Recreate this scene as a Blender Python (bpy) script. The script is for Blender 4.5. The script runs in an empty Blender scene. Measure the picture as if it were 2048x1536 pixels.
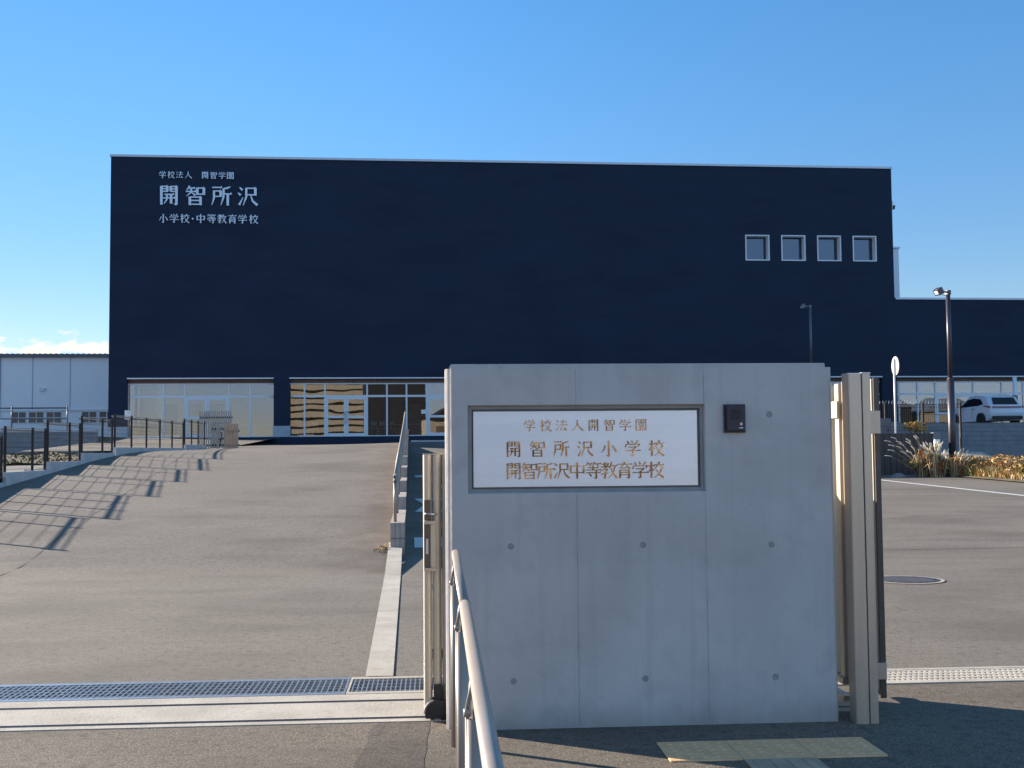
import bpy, bmesh, math, random
from mathutils import Vector, Matrix
R = math.radians
random.seed(7)
S = bpy.context.scene
COL = S.collection

# ------------------------------------------------------------------ camera, sky, sun, exposure
# world frame: camera above the origin, +Y is the way it looks, Z up, metres
CAM_H = 1.3
pitch, roll = math.atan(130 / 2300), 0.0085
f = Vector((0, math.cos(pitch), math.sin(pitch)))
u0 = Vector((0, -math.sin(pitch), math.cos(pitch)))
r0 = Vector((1, 0, 0))
rr = math.cos(roll) * r0 - math.sin(roll) * u0
uu = math.cos(roll) * u0 + math.sin(roll) * r0
cd = bpy.data.cameras.new('camera')
cam = bpy.data.objects.new('camera', cd)
COL.objects.link(cam)
cam.matrix_world = Matrix(((rr.x, uu.x, -f.x, 0), (rr.y, uu.y, -f.y, 0), (rr.z, uu.z, -f.z, CAM_H), (0, 0, 0, 1)))
cd.sensor_width = 36
cd.lens = 36 * 2300 / 2048
cd.clip_start, cd.clip_end = 0.05, 6000
S.camera = cam

SUN_EL, SUN_AZ = R(17.5), R(29)      # 17.5 degrees up, 29 degrees in front of due left
EXPOSURE, SKY_STRENGTH, SUN_STRENGTH = 1.55, 0.078, 4.7
world = bpy.data.worlds.new('World')
S.world = world
world.use_nodes = True
wn, wl = world.node_tree.nodes, world.node_tree.links
bg = wn['Background']
sky = wn.new('ShaderNodeTexSky')
sky.sky_type = 'NISHITA'
sky.sun_disc = False
sky.sun_elevation = SUN_EL
sky.sun_rotation = -(math.pi / 2 - SUN_AZ)
sky.air_density, sky.dust_density, sky.ozone_density = 1.0, 0.0, 2.5
hsv = wn.new('ShaderNodeHueSaturation'); hsv.inputs['Saturation'].default_value = 1.27; hsv.inputs['Hue'].default_value = .503
wl.new(sky.outputs[0], hsv.inputs['Color'])
# small cumulus low over the left horizon
tc = wn.new('ShaderNodeTexCoord')
sx = wn.new('ShaderNodeSeparateXYZ'); wl.new(tc.outputs['Generated'], sx.inputs[0])
mp = wn.new('ShaderNodeMapping'); mp.inputs['Scale'].default_value = (16, 16, 40)
wl.new(tc.outputs['Generated'], mp.inputs[0])
nz = wn.new('ShaderNodeTexNoise'); nz.inputs['Scale'].default_value = 1.0; nz.inputs['Detail'].default_value = 7; nz.inputs['Roughness'].default_value = .55
wl.new(mp.outputs[0], nz.inputs['Vector'])
def wmath(op, a, b=None, c=None):
    n = wn.new('ShaderNodeMath'); n.operation = op
    for i, v in enumerate((a, b, c)):
        if v is None: continue
        if isinstance(v, (int, float)): n.inputs[i].default_value = v
        else: wl.new(v, n.inputs[i])
    return n.outputs[0]
def wramp(v, a, b, c=0., d=1.):
    n = wn.new('ShaderNodeMapRange'); n.interpolation_type = 'SMOOTHSTEP'
    wl.new(v, n.inputs[0])
    for i, q in enumerate((a, b, c, d)): n.inputs[i + 1].default_value = q
    return n.outputs[0]
low = wramp(sx.outputs['Z'], .135, .075)                # only near the horizon
left = wramp(sx.outputs['X'], -.28, -.36)
cover = wmath('MULTIPLY', low, left)
dens = wmath('ADD', nz.outputs['Fac'], wmath('MULTIPLY', cover, .28))
cloud = wmath('MULTIPLY', wramp(dens, .68, .76), wmath('MULTIPLY', left, wramp(sx.outputs['Z'], .14, .12)))
mx = wn.new('ShaderNodeMix'); mx.data_type = 'RGBA'
wl.new(cloud, mx.inputs['Factor'])
# sky tints by direction: dimmed low down, added fill behind the camera and overhead
def wmix(fac, a, b, mode='MIX'):
    n = wn.new('ShaderNodeMix'); n.data_type = 'RGBA'; n.blend_type = mode
    if isinstance(fac, (int, float)): n.inputs['Factor'].default_value = fac
    else: wl.new(fac, n.inputs['Factor'])
    for k, v in (('A', a), ('B', b)):
        if isinstance(v, tuple): n.inputs[k].default_value = (*v, 1)
        else: wl.new(v, n.inputs[k])
    return n.outputs['Result']
lowband = wmix(wramp(sx.outputs['Z'], .0, .42), (.66, .62, .70), (1., 1., 1.))
sunward = wmix(wramp(sx.outputs['X'], -.05, -.75), (1., 1., 1.), (.84, .78, .84))
back_fill = wmix(wramp(sx.outputs['Y'], .25, -.5), (1., 1., 1.), (2.05, 1.62, 1.34))  # sky behind the camera warmed and brightened as fill for shaded surfaces
antilow = wmix(wramp(sx.outputs['Y'], .1, -.2), (1., 1., 1.), wmix(wramp(sx.outputs['Z'], .02, .30), (.38, .50, .86), (1., 1., 1.)))
zenith_fill = wmix(wramp(sx.outputs['Z'], .45, .85), (1., 1., 1.), (1.75, 1.12, .88))  # overhead red boost added to lift shaded ground, not natural sky colour
skycol = wmix(1., wmix(1., wmix(1., wmix(1., wmix(1., hsv.outputs[0], lowband, 'MULTIPLY'), sunward, 'MULTIPLY'), back_fill, 'MULTIPLY'), antilow, 'MULTIPLY'), zenith_fill, 'MULTIPLY')
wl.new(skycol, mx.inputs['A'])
mx.inputs['B'].default_value = (4.9, 4.6, 4.2, 1)
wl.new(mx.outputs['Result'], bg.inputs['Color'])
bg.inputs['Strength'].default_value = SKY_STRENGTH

sl = bpy.data.lights.new('sun', 'SUN')
sl.energy, sl.angle, sl.color = SUN_STRENGTH, R(.5), (1.0, .895, .755)
sun = bpy.data.objects.new('sun', sl)
COL.objects.link(sun)
sdir = Vector((-math.cos(SUN_AZ) * math.cos(SUN_EL), math.sin(SUN_AZ) * math.cos(SUN_EL), math.sin(SUN_EL)))
sun.rotation_euler = sdir.to_track_quat('Z', 'Y').to_euler()
sun.location = sdir * 60
S.view_settings.view_transform = 'Standard'
S.view_settings.look = 'None'
S.view_settings.exposure = EXPOSURE
S.view_settings.gamma = 1
S.render.resolution_x, S.render.resolution_y = 1024, 768

# ------------------------------------------------------------------ materials
def mat(name, col, rough=.6, metal=0., var=0., scale=4., col2=None, bump=0., bscale=None, spec=.5, detail=5, stretch=(1, 1, 1), lo=.35, hi=.65):
    m = bpy.data.materials.new(name); m.use_nodes = True
    n, l = m.node_tree.nodes, m.node_tree.links
    b = n['Principled BSDF']
    b.inputs['Roughness'].default_value = rough
    b.inputs['Metallic'].default_value = metal
    b.inputs['Specular IOR Level'].default_value = spec
    if col2 is None: col2 = tuple(min(1, c * (1 + var)) for c in col); col = tuple(c * (1 - var) for c in col)
    t = n.new('ShaderNodeTexCoord'); mpn = n.new('ShaderNodeMapping'); mpn.inputs['Scale'].default_value = stretch
    l.new(t.outputs['Object'], mpn.inputs[0])
    k = n.new('ShaderNodeTexNoise'); k.inputs['Scale'].default_value = scale; k.inputs['Detail'].default_value = detail
    l.new(mpn.outputs[0], k.inputs['Vector'])
    mr = n.new('ShaderNodeMapRange'); l.new(k.outputs['Fac'], mr.inputs[0]); mr.inputs[1].default_value = lo; mr.inputs[2].default_value = hi
    x = n.new('ShaderNodeMix'); x.data_type = 'RGBA'; l.new(mr.outputs[0], x.inputs['Factor'])
    x.inputs['A'].default_value = (*col, 1); x.inputs['B'].default_value = (*col2, 1)
    l.new(x.outputs['Result'], b.inputs['Base Color'])
    m['mix'] = x.name
    if bump:
        k2 = n.new('ShaderNodeTexNoise'); k2.inputs['Scale'].default_value = bscale or scale * 4; k2.inputs['Detail'].default_value = 6
        l.new(mpn.outputs[0], k2.inputs['Vector'])
        bp = n.new('ShaderNodeBump'); bp.inputs['Strength'].default_value = bump; bp.inputs['Distance'].default_value = .02
        l.new(k2.outputs['Fac'], bp.inputs['Height']); l.new(bp.outputs[0], b.inputs['Normal'])
    return m

def overlay(m, col, scale, lo, hi, amount, stretch=(1, 1, 1), detail=4):
    """one more layer of a second noise over the base colour"""
    n, l = m.node_tree.nodes, m.node_tree.links
    b = n['Principled BSDF']; src = b.inputs['Base Color'].links[0].from_socket
    t = n.new('ShaderNodeTexCoord'); mpn = n.new('ShaderNodeMapping'); mpn.inputs['Scale'].default_value = stretch
    l.new(t.outputs['Object'], mpn.inputs[0])
    k = n.new('ShaderNodeTexNoise'); k.inputs['Scale'].default_value = scale; k.inputs['Detail'].default_value = detail
    l.new(mpn.outputs[0], k.inputs['Vector'])
    mr = n.new('ShaderNodeMapRange'); l.new(k.outputs['Fac'], mr.inputs[0])
    mr.inputs[1].default_value = lo; mr.inputs[2].default_value = hi; mr.inputs[4].default_value = amount
    x = n.new('ShaderNodeMix'); x.data_type = 'RGBA'; l.new(mr.outputs[0], x.inputs['Factor'])
    l.new(src, x.inputs['A']); x.inputs['B'].default_value = (*col, 1)
    l.new(x.outputs['Result'], b.inputs['Base Color'])
    return m

M = {}
def asphalt(name, a, b, speck, rough=.9, big=.35):
    m = mat(name, a, rough, col2=b, scale=big, detail=8, bump=.22, bscale=150, spec=.25, lo=.3, hi=.7)
    overlay(m, speck, 95, .53, .66, .8, detail=3)
    overlay(m, tuple(c * .38 for c in a), 70, .55, .68, .8, detail=3)
    overlay(m, tuple(c * .72 for c in a), 1.1, .50, .70, .55, stretch=(.6, 1.3, 1), detail=7)
    overlay(m, tuple(c * .70 for c in a), .38, .50, .66, .6, detail=8)
    overlay(m, tuple(c * .6 for c in a), 17, .50, .72, .7, detail=6)
    return m
M['asphalt'] = asphalt('driveway_asphalt', (.160, .138, .116), (.205, .178, .152), (.36, .32, .27))
M['asphalt_out'] = asphalt('street_asphalt', (.128, .104, .082), (.178, .148, .118), (.36, .31, .25), big=.8)
M['asphalt_dark'] = asphalt('patch_asphalt', (.085, .07, .058), (.125, .103, .088), (.25, .21, .18), big=2)
M['asphalt_ramp'] = asphalt('ramp_asphalt', (.165, .140, .118), (.212, .182, .156), (.36, .32, .27))
def edge_dirt(m, col, u0, u1):
    n, l = m.node_tree.nodes, m.node_tree.links
    b = n['Principled BSDF']; src = b.inputs['Base Color'].links[0].from_socket
    t = n.new('ShaderNodeTexCoord'); d = n.new('ShaderNodeVectorMath'); d.operation = 'DOT_PRODUCT'
    d.inputs[1].default_value = (math.cos(R(5)), math.sin(R(5)), 0); l.new(t.outputs['Object'], d.inputs[0])
    k = n.new('ShaderNodeTexNoise'); k.inputs['Scale'].default_value = 2.2; k.inputs['Detail'].default_value = 7; l.new(t.outputs['Object'], k.inputs['Vector'])
    ma = n.new('ShaderNodeMath'); ma.operation = 'MULTIPLY_ADD'; l.new(k.outputs['Fac'], ma.inputs[0]); ma.inputs[1].default_value = 1.6; l.new(d.outputs['Value'], ma.inputs[2])
    mr = n.new('ShaderNodeMapRange'); l.new(ma.outputs[0], mr.inputs[0]); mr.inputs[1].default_value = u0; mr.inputs[2].default_value = u1; mr.inputs[4].default_value = .75
    x = n.new('ShaderNodeMix'); x.data_type = 'RGBA'; l.new(mr.outputs[0], x.inputs['Factor']); l.new(src, x.inputs['A']); x.inputs['B'].default_value = (*col, 1)
    l.new(x.outputs['Result'], b.inputs['Base Color'])
edge_dirt(M['asphalt_ramp'], (.085, .062, .050), -.15, .75)
M['joint'] = mat('paving_joint', (.085, .075, .068), .9, var=.2, scale=3)
M['soil'] = mat('yard_ground', (.10, .10, .10), .95, var=.25, scale=.6, bump=.3)
M['earth'] = mat('dry_earth', (.06, .05, .03), .95, col2=(.12, .10, .06), scale=1.2, bump=.5)
M['concrete'] = mat('fairfaced_concrete', (.47, .44, .425), .72, col2=(.545, .51, .495), scale=1.8, bump=.12, bscale=30, spec=.3)
overlay(M['concrete'], (.385, .365, .35), 7, .50, .76, .6)
overlay(M['concrete'], (.58, .55, .53), 1.6, .54, .74, .45, stretch=(1.2, 1, .6))
overlay(M['concrete'], (.26, .25, .245), 52, .70, .76, .55, detail=2)
overlay(M['concrete'], (.36, .34, .33), 4, .52, .78, .35, stretch=(5, 1, .25))
overlay(M['concrete'], (.30, .27, .24), 3, .40, .75, .0)
def base_grime(m, col, z0, z1):
    n, l = m.node_tree.nodes, m.node_tree.links
    b = n['Principled BSDF']; src = b.inputs['Base Color'].links[0].from_socket
    t = n.new('ShaderNodeTexCoord'); q = n.new('ShaderNodeSeparateXYZ'); l.new(t.outputs['Object'], q.inputs[0])
    k = n.new('ShaderNodeTexNoise'); k.inputs['Scale'].default_value = 9; k.inputs['Detail'].default_value = 8; l.new(t.outputs['Object'], k.inputs['Vector'])
    ma = n.new('ShaderNodeMath'); ma.operation = 'MULTIPLY_ADD'; l.new(k.outputs['Fac'], ma.inputs[0]); ma.inputs[1].default_value = .16; l.new(q.outputs['Z'], ma.inputs[2])
    mr = n.new('ShaderNodeMapRange'); l.new(ma.outputs[0], mr.inputs[0]); mr.inputs[1].default_value = z1; mr.inputs[2].default_value = z0; mr.inputs[4].default_value = .5
    x = n.new('ShaderNodeMix'); x.data_type = 'RGBA'; l.new(mr.outputs[0], x.inputs['Factor']); l.new(src, x.inputs['A']); x.inputs['B'].default_value = (*col, 1)
    l.new(x.outputs['Result'], b.inputs['Base Color'])
base_grime(M['concrete'], (.25, .22, .19), .07, .20)
M['recess'] = mat('recess_concrete', (.29, .28, .27), .75, var=.1, scale=9)
M['formline'] = mat('formwork_line', (.36, .345, .335), .8, var=.25, scale=12)
M['plug'] = mat('mortar_plug', (.30, .305, .295), .85, var=.15, scale=30)
M['kerb'] = mat('pale_concrete', (.40, .36, .305), .8, col2=(.50, .455, .39), scale=3, bump=.15, bscale=60, spec=.2)
overlay(M['kerb'], (.29, .26, .22), 14, .55, .75, .5)
M['kerbwall'] = mat('kerb_wall_concrete', (.46, .45, .44), .8, col2=(.56, .54, .53), scale=2, bump=.1, spec=.2)
M['navy'] = mat('navy_siding', (.0048, .0145, .036), .6, col2=(.0085, .0215, .050), scale=.22, spec=.25, stretch=(1, 1, 3), detail=6)
overlay(M['navy'], (.0120, .0260, .056), 1.5, .47, .72, .45, stretch=(.2, 1, 1.0), detail=7)
M['white'] = mat('white_aluminium', (.72, .74, .76), .4, var=.03, scale=8)
M['trim'] = mat('silver_coping', (.55, .57, .62), .35, metal=.3, var=.04, scale=3)
M['letter'] = mat('satin_steel_letter', (.62, .66, .72), .35, metal=.55, var=.05, scale=5)
M['wood'] = mat('wood_soffit', (.13, .07, .045), .6, col2=(.20, .11, .07), scale=2, stretch=(6, 1, 1))
M['plinth'] = mat('plinth_concrete', (.38, .42, .45), .8, var=.1, scale=2)
M['cream'] = mat('cream_plaster', (.52, .50, .45), .8, var=.06, scale=2)
M['inwhite'] = mat('white_plaster', (.75, .76, .76), .8, var=.03, scale=2)
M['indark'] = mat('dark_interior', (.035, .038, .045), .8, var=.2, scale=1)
M['indoor'] = mat('grey_inner_door', (.22, .24, .26), .6, var=.08, scale=2)
M['winblind'] = mat('blue_grey_blind', (.10, .16, .25), .6, var=.08, scale=1)
M['infloor'] = mat('hall_floor', (.30, .27, .22), .5, var=.1, scale=2)
M['prefab'] = mat('pale_panel', (.90, .89, .91), .55, col2=(.93, .92, .94), scale=.3)
M['seam'] = mat('panel_seam', (.42, .41, .47), .6, var=.05)
M['roof'] = mat('corrugated_roof', (.13, .145, .17), .5, var=.1, scale=2)
M['winglass'] = mat('dark_window', (.05, .06, .075), .12, var=.2, scale=.6)
M['bronze'] = mat('bronze_post', (.030, .022, .022), .5, metal=.3, var=.15, scale=9)
M['wire'] = mat('bronze_wire', (.05, .04, .038), .5, metal=.3, var=.1)
M['champ'] = mat('champagne_aluminium', (.50, .44, .35), .45, metal=.35, var=.05, scale=7, stretch=(5, 5, .4), spec=.5)
M['stain'] = mat('stainless_gate', (.53, .45, .37), .38, metal=.6, var=.05, scale=6, stretch=(6, 6, .3))
M['rail'] = mat('taupe_handrail', (.34, .29, .25), .36, metal=.3, var=.04, scale=10, stretch=(1, 1, .3))
M['brownm'] = mat('brown_lock', (.10, .085, .075), .45, metal=.4, var=.1, scale=20)
M['black'] = mat('black_rubber', (.012, .012, .013), .6, var=.2, scale=20)
M['sticker'] = mat('grey_sticker', (.45, .46, .46), .6, var=.1, scale=60)
M['galv'] = mat('galvanised_steel', (.50, .51, .52), .38, metal=.75, var=.12, scale=18)
M['pit'] = mat('drain_pit', (.02, .02, .02), .9, var=.2)
M['rail_steel'] = mat('rail_steel', (.16, .15, .16), .4, metal=.7, var=.15, scale=20)
M['iron'] = mat('cast_iron', (.07, .068, .068), .6, metal=.5, var=.3, scale=30, bump=.4)
M['tile'] = mat('tactile_tile', (.74, .42, .21), .85, col2=(.82, .50, .27), scale=9, bump=.15, bscale=80)
overlay(M['tile'], (.42, .31, .20), 12, .55, .75, .55)
M['barTile'] = mat('worn_tactile_tile', (.42, .32, .23), .85, var=.15, scale=9, bump=.2, bscale=80)
M['paint'] = mat('road_paint', (.68, .68, .66), .7, var=.08, scale=20)
overlay(M['paint'], (.3, .29, .28), 60, .6, .7, .5)
M['plate'] = mat('brushed_plate', (.93, .91, .92), .42, metal=.85, var=.025, scale=3, stretch=(.4, 1, 9))
M['gold'] = mat('polished_letter', (.30, .19, .09), .14, metal=1.0, col2=(.80, .58, .33), scale=9, bump=.35, bscale=14)  # dark and tan reflections of the mirror metal are put into the colour
M['intercom'] = mat('intercom_case', (.045, .042, .055), .42, metal=.4, var=.12, scale=12)
M['block'] = mat('facing_block', (.36, .30, .26), .85, col2=(.43, .365, .32), scale=8, bump=.2, bscale=60, spec=.2)
M['greyblock'] = mat('grey_block', (.20, .21, .23), .85, col2=(.25, .26, .275), scale=3, bump=.2, bscale=40, spec=.2)
M['mortar'] = mat('mortar_line', (.10, .10, .11), .9, var=.1)
M['brownwall'] = mat('brown_panel_wall', (.075, .058, .056), .7, var=.15, scale=5, stretch=(1, 1, .3))
M['pole'] = mat('dark_lamp_pole', (.07, .062, .075), .4, metal=.4, var=.1, scale=4)
M['greypole'] = mat('grey_lamp_pole', (.13, .13, .15), .4, metal=.4, var=.1, scale=4)
M['lens'] = mat('lamp_lens', (.85, .85, .85), .15, var=.02)
M['signback'] = mat('sign_disc', (.50, .48, .44), .4, var=.04, scale=6)
M['carpaint'] = mat('white_car_paint', (.66, .69, .74), .18, var=.02, scale=3)
M['carglass'] = mat('tinted_car_glass', (.012, .013, .018), .06, var=.1)
M['tyre'] = mat('tyre_rubber', (.02, .02, .022), .8, var=.2, scale=20)
M['rim'] = mat('alloy_rim', (.40, .40, .42), .3, metal=.8, var=.1)
M['tail'] = mat('tail_lamp', (.35, .012, .02), .2, var=.1)
M['slat'] = mat('taupe_slat', (.34, .30, .27), .5, metal=.25, var=.08, scale=6)
M['slatwarm'] = mat('tan_slat', (.50, .37, .27), .5, metal=.2, var=.06, scale=6)
for nm, c, c2 in (('straw', (.42, .32, .18), (.58, .45, .27)), ('gold_leaf', (.36, .19, .05), (.48, .28, .09)), ('olive', (.16, .15, .04), (.24, .22, .07)), ('rust', (.24, .095, .03), (.33, .15, .06)), ('plume', (.62, .54, .42), (.72, .66, .55))):
    M[nm] = mat('dry_' + nm, c, .9, col2=c2, scale=1.7, spec=.1)
M['apart'] = mat('tan_render', (.30, .235, .165), .8, var=.08, scale=.15)
M['apdark'] = mat('balcony_recess', (.10, .072, .052), .7, var=.2, scale=.4)
M['darkhouse'] = mat('dark_louvre', (.016, .015, .016), .7, var=.2, scale=.5)
M['card'] = mat('white_board', (.78, .78, .77), .6, var=.03, scale=9)

def glass(name, fac, tint, wave, wscale=.9):
    m = bpy.data.materials.new(name); m.use_nodes = True
    n, l = m.node_tree.nodes, m.node_tree.links
    n.remove(n['Principled BSDF'])
    out = n['Material Output']
    tr = n.new('ShaderNodeBsdfTransparent'); tr.inputs[0].default_value = (*tint, 1)
    gl = n.new('ShaderNodeBsdfGlossy'); gl.inputs['Roughness'].default_value = .0; gl.inputs[0].default_value = (.95, .97, 1, 1)
    t = n.new('ShaderNodeTexCoord')
    k = n.new('ShaderNodeTexNoise'); k.inputs['Scale'].default_value = wscale; k.inputs['Detail'].default_value = 1
    l.new(t.outputs['Object'], k.inputs['Vector'])
    bp = n.new('ShaderNodeBump'); bp.inputs['Strength'].default_value = 1; bp.inputs['Distance'].default_value = wave
    l.new(k.outputs['Fac'], bp.inputs['Height']); l.new(bp.outputs[0], gl.inputs['Normal'])
    fr = n.new('ShaderNodeFresnel'); fr.inputs[0].default_value = 1.5
    ad = n.new('ShaderNodeMath'); ad.operation = 'ADD'; ad.use_clamp = True
    l.new(fr.outputs[0], ad.inputs[0]); ad.inputs[1].default_value = fac
    mxs = n.new('ShaderNodeMixShader')
    l.new(ad.outputs[0], mxs.inputs[0]); l.new(tr.outputs[0], mxs.inputs[1]); l.new(gl.outputs[0], mxs.inputs[2])
    l.new(mxs.outputs[0], out.inputs[0])
    return m
M['glass'] = glass('shop_glass', .16, (.70, .74, .75), .0020, .6)
M['glass_clear'] = glass('upper_glass', .05, (.45, .55, .66), .0006)

# ------------------------------------------------------------------ mesh helpers
class MB:
    """collects shapes in local coordinates; build() links them as ONE mesh object"""
    def __init__(s): s.bm = bmesh.new(); s.mi = 0
    def v(s, p): return s.bm.verts.new(p)
    def face(s, pts):
        fc = s.bm.faces.new([s.v(p) for p in pts]); fc.material_index = s.mi; return fc
    def box(s, x0, y0, z0, x1, y1, z1, bev=0):
        g = bmesh.ops.create_cube(s.bm, size=1)['verts']
        for q in g:
            q.co = Vector((x0 + (q.co.x + .5) * (x1 - x0), y0 + (q.co.y + .5) * (y1 - y0), z0 + (q.co.z + .5) * (z1 - z0)))
        fs = {fc for q in g for fc in q.link_faces}
        for fc in fs: fc.material_index = s.mi
        if bev:
            es = list({e for q in g for e in q.link_edges})
            r = bmesh.ops.bevel(s.bm, geom=es, offset=bev, segments=2, affect='EDGES', profile=.5)
            for fc in r['faces']: fc.material_index = s.mi
        return s
    def prism(s, pts, z0, z1, axis='z'):
        def m3(a, b, c): return (a, b, c) if axis == 'z' else ((a, c, b) if axis == 'y' else (c, a, b))
        lo = [s.v(m3(a, b, z0)) for a, b in pts]; hi = [s.v(m3(a, b, z1)) for a, b in pts]
        n = len(pts)
        fs = [s.bm.faces.new(lo[::-1]), s.bm.faces.new(hi)]
        for i in range(n): fs.append(s.bm.faces.new((lo[i], lo[(i + 1) % n], hi[(i + 1) % n], hi[i])))
        for fc in fs: fc.material_index = s.mi
        return s
    def tube(s, path, r, n=10, cap=True):
        path = [Vector(p) for p in path]
        rad = r if isinstance(r, (list, tuple)) else [r] * len(path)
        rings = []
        for i, p in enumerate(path):
            d = (path[min(i + 1, len(path) - 1)] - path[max(i - 1, 0)]).normalized()
            a = d.orthogonal().normalized() if abs(d.z) < .99 else Vector((1, 0, 0))
            if abs(d.z) < .99: a = d.cross(Vector((0, 0, 1))).normalized()
            b = d.cross(a).normalized()
            rings.append([s.v(p + rad[i] * (math.cos(t) * a + math.sin(t) * b)) for t in [2 * math.pi * k / n for k in range(n)]])
        for q, w in zip(rings, rings[1:]):
            for k in range(n):
                fc = s.bm.faces.new((q[k], q[(k + 1) % n], w[(k + 1) % n], w[k])); fc.smooth = n > 5; fc.material_index = s.mi
        if cap:
            for q in (rings[0][::-1], rings[-1]):
                fc = s.bm.faces.new(q); fc.material_index = s.mi
        return s
    def grid(s, us, vs, fn):
        P = [[s.v(fn(a, b)) for b in vs] for a in us]
        for i in range(len(us) - 1):
            for j in range(len(vs) - 1):
                fc = s.bm.faces.new((P[i][j], P[i + 1][j], P[i + 1][j + 1], P[i][j + 1])); fc.smooth = True; fc.material_index = s.mi
        return s
    def build(s, name, m, parent=None, loc=None, rz=None, smooth=False, recalc=True):
        if recalc: bmesh.ops.recalc_face_normals(s.bm, faces=s.bm.faces)
        me = bpy.data.meshes.new(name); s.bm.to_mesh(me); s.bm.free()
        for k in (m if isinstance(m, (list, tuple)) else [m]): me.materials.append(k)
        if smooth:
            for p in me.polygons: p.use_smooth = True
        o = bpy.data.objects.new(name, me); COL.objects.link(o)
        if parent: o.parent = parent
        if loc: o.location = loc
        if rz is not None: o.rotation_euler = (0, 0, rz)
        return o

def tag(o, label=None, cat=None, group=None, kind=None):
    if label: o['label'] = label
    if cat: o['category'] = cat
    if group: o['group'] = group
    if kind: o['kind'] = kind
    return o
def empty(name, label, cat, loc=(0, 0, 0), rz=0., group=None):
    o = bpy.data.objects.new(name, None); COL.objects.link(o)
    o.location = loc; o.rotation_euler = (0, 0, rz); o.empty_display_size = .2
    return tag(o, label, cat, group)
def struct(name, mb, m, loc=None, rz=None, label=None):
    return tag(mb.build(name, m, None, loc, rz), label, None, None, 'structure')
def dup(root, loc, rz=None, label=None):
    c = root.copy(); COL.objects.link(c); c.location = loc
    if rz is not None: c.rotation_euler = (0, 0, rz)
    if label: c['label'] = label
    for ch in list(root.children):
        d = ch.copy(); COL.objects.link(d); d.parent = c
        for g in ch.children:
            e = g.copy(); COL.objects.link(e); e.parent = d
    return c

# frames: GATE (along the gate line), LOT (ramp, lanes, fences), BLD (school front)
GO, GA = Vector((-.289, 5.402, 0)), R(3.85)
LA = R(5.0)
BO, BA = Vector((0, 68, 0)), R(5.6)
def fr(o, a, p, q, z=0.): return Vector((o.x + p * math.cos(a) - q * math.sin(a), o.y + p * math.sin(a) + q * math.cos(a), z))
def G(p, q, z=0.): return fr(GO, GA, p, q, z)
def L(u, v, z=0.): return fr(Vector((0, 0, 0)), LA, u, v, z)
def B(u, q, z=0.): return fr(BO, BA, u, q, z)
def toL(p): return (p.x * math.cos(LA) + p.y * math.sin(LA), -p.x * math.sin(LA) + p.y * math.cos(LA))
def lerp(a, b, t): return a + (b - a) * max(0., min(1., t))
def smin(a, b, k): 
    h = max(k - abs(a - b), 0) / k
    return min(a, b) - h * h * k * .25
U_FENCE, U_WALL = -7.67, -.17
def z_ramp(u, v):
    cap = lerp(1.31, 1.52, (u - U_FENCE) / 7.5)
    zz = smin(.0705 * (v - 13.05), cap + .004 * (v - 31), .25)
    if v < 14.2: zz = lerp(0, zz, (v - 12.2) / 2.) if v > 12.2 else 0
    far = lerp(2.02, 1.62, (u + 14) / 7) if u < -4 else 1.62
    t = (v - 40) / 24
    return max(0, lerp(zz, far, max(0, min(1, t)) ** 1.0) if v > 40 else zz)
def z_lane(u, v):
    zz = .018 * max(0, v - 14)
    if v > 43: zz += .052 * (v - 43)
    return min(zz, 1.72)

# ------------------------------------------------------------------ ground
mb = MB(); mb.face([(-2500, -2500, -.08), (2500, -2500, -.08), (2500, 2500, -.08), (-2500, 2500, -.08)])
struct('ground', mb, M['soil'])
# street side of the gate (one flat sheet, notched behind the gate posts)
mb = MB()
mb.face([G(-30, -60), G(40, -60), G(40, .84), G(2.06, .84), G(2.06, .2), G(-30, .2)])
struct('street', mb, M['asphalt_out'])
# flat forecourt between gate line and the foot of the ramp
mb = MB()
mb.face([G(-30, 1.29), G(2.06, 1.29), G(2.06, 1.2), G(40, 1.2), L(40, 12.2), L(-25, 12.2)])
struct('forecourt', mb, M['asphalt'])
def span(a, b, n): return [a + (b - a) * i / n for i in range(n + 1)]
mb = MB(); mb.grid(span(U_FENCE, U_WALL, 14), span(12.2, 66.5, 90), lambda u, v: L(u, v, z_ramp(u, v)))
struct('driveway', mb, M['asphalt_ramp'])
mb = MB(); mb.grid([U_WALL, 2, 6, 10, 14, 16.3], span(12.2, 66.5, 60), lambda u, v: L(u, v, z_lane(u, v)))
struct('lane', mb, M['asphalt'])
mb = MB(); mb.grid(span(-60, U_FENCE - .02, 20), span(12.2, 46, 10), lambda u, v: L(u, v, lerp(0, .84, (v - 12.2) / 7)))
struct('yard', mb, M['soil'])
mb = MB(); mb.grid(span(-15.2, U_FENCE - .01, 12), span(46.2, 66.5, 12), lambda u, v: L(u, v, lerp(1.36, lerp(2.1, 1.95, (u + 16) / 6), (v - 46) / 18)))
struct('plaza', mb, M['asphalt'])
mb = MB(); mb.box(-75, 57.5, -.05, -15.25, 140, 2.09)
tag(mb.build('terrace', M['soil'], None, (0, 0, 0), LA), None, None, None, 'structure')
mb = MB(); mb.box(16.3, 46.3, -.05, 60, 66.9, 2.24); struct('car_park', mb, M['asphalt'], (0, 0, 0), LA)
# dark patch of newer asphalt on the street side, left of the wall
mb = MB(); rj = random.Random(3)
lf = [(-.66 + .30 * k / 22 + rj.uniform(-.02, .02), -3.5 + 3.685 * k / 22) for k in range(23)]
rt = [(-.24 + .14 * k / 22 + rj.uniform(-.012, .012), -3.5 + 3.685 * k / 22) for k in range(23)]
mb.face([G(a, b, .0012) for a, b in rt] + [G(a, b, .0012) for a, b in lf[::-1]])
struct('asphalt_patch', mb, M['asphalt_dark'])
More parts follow.
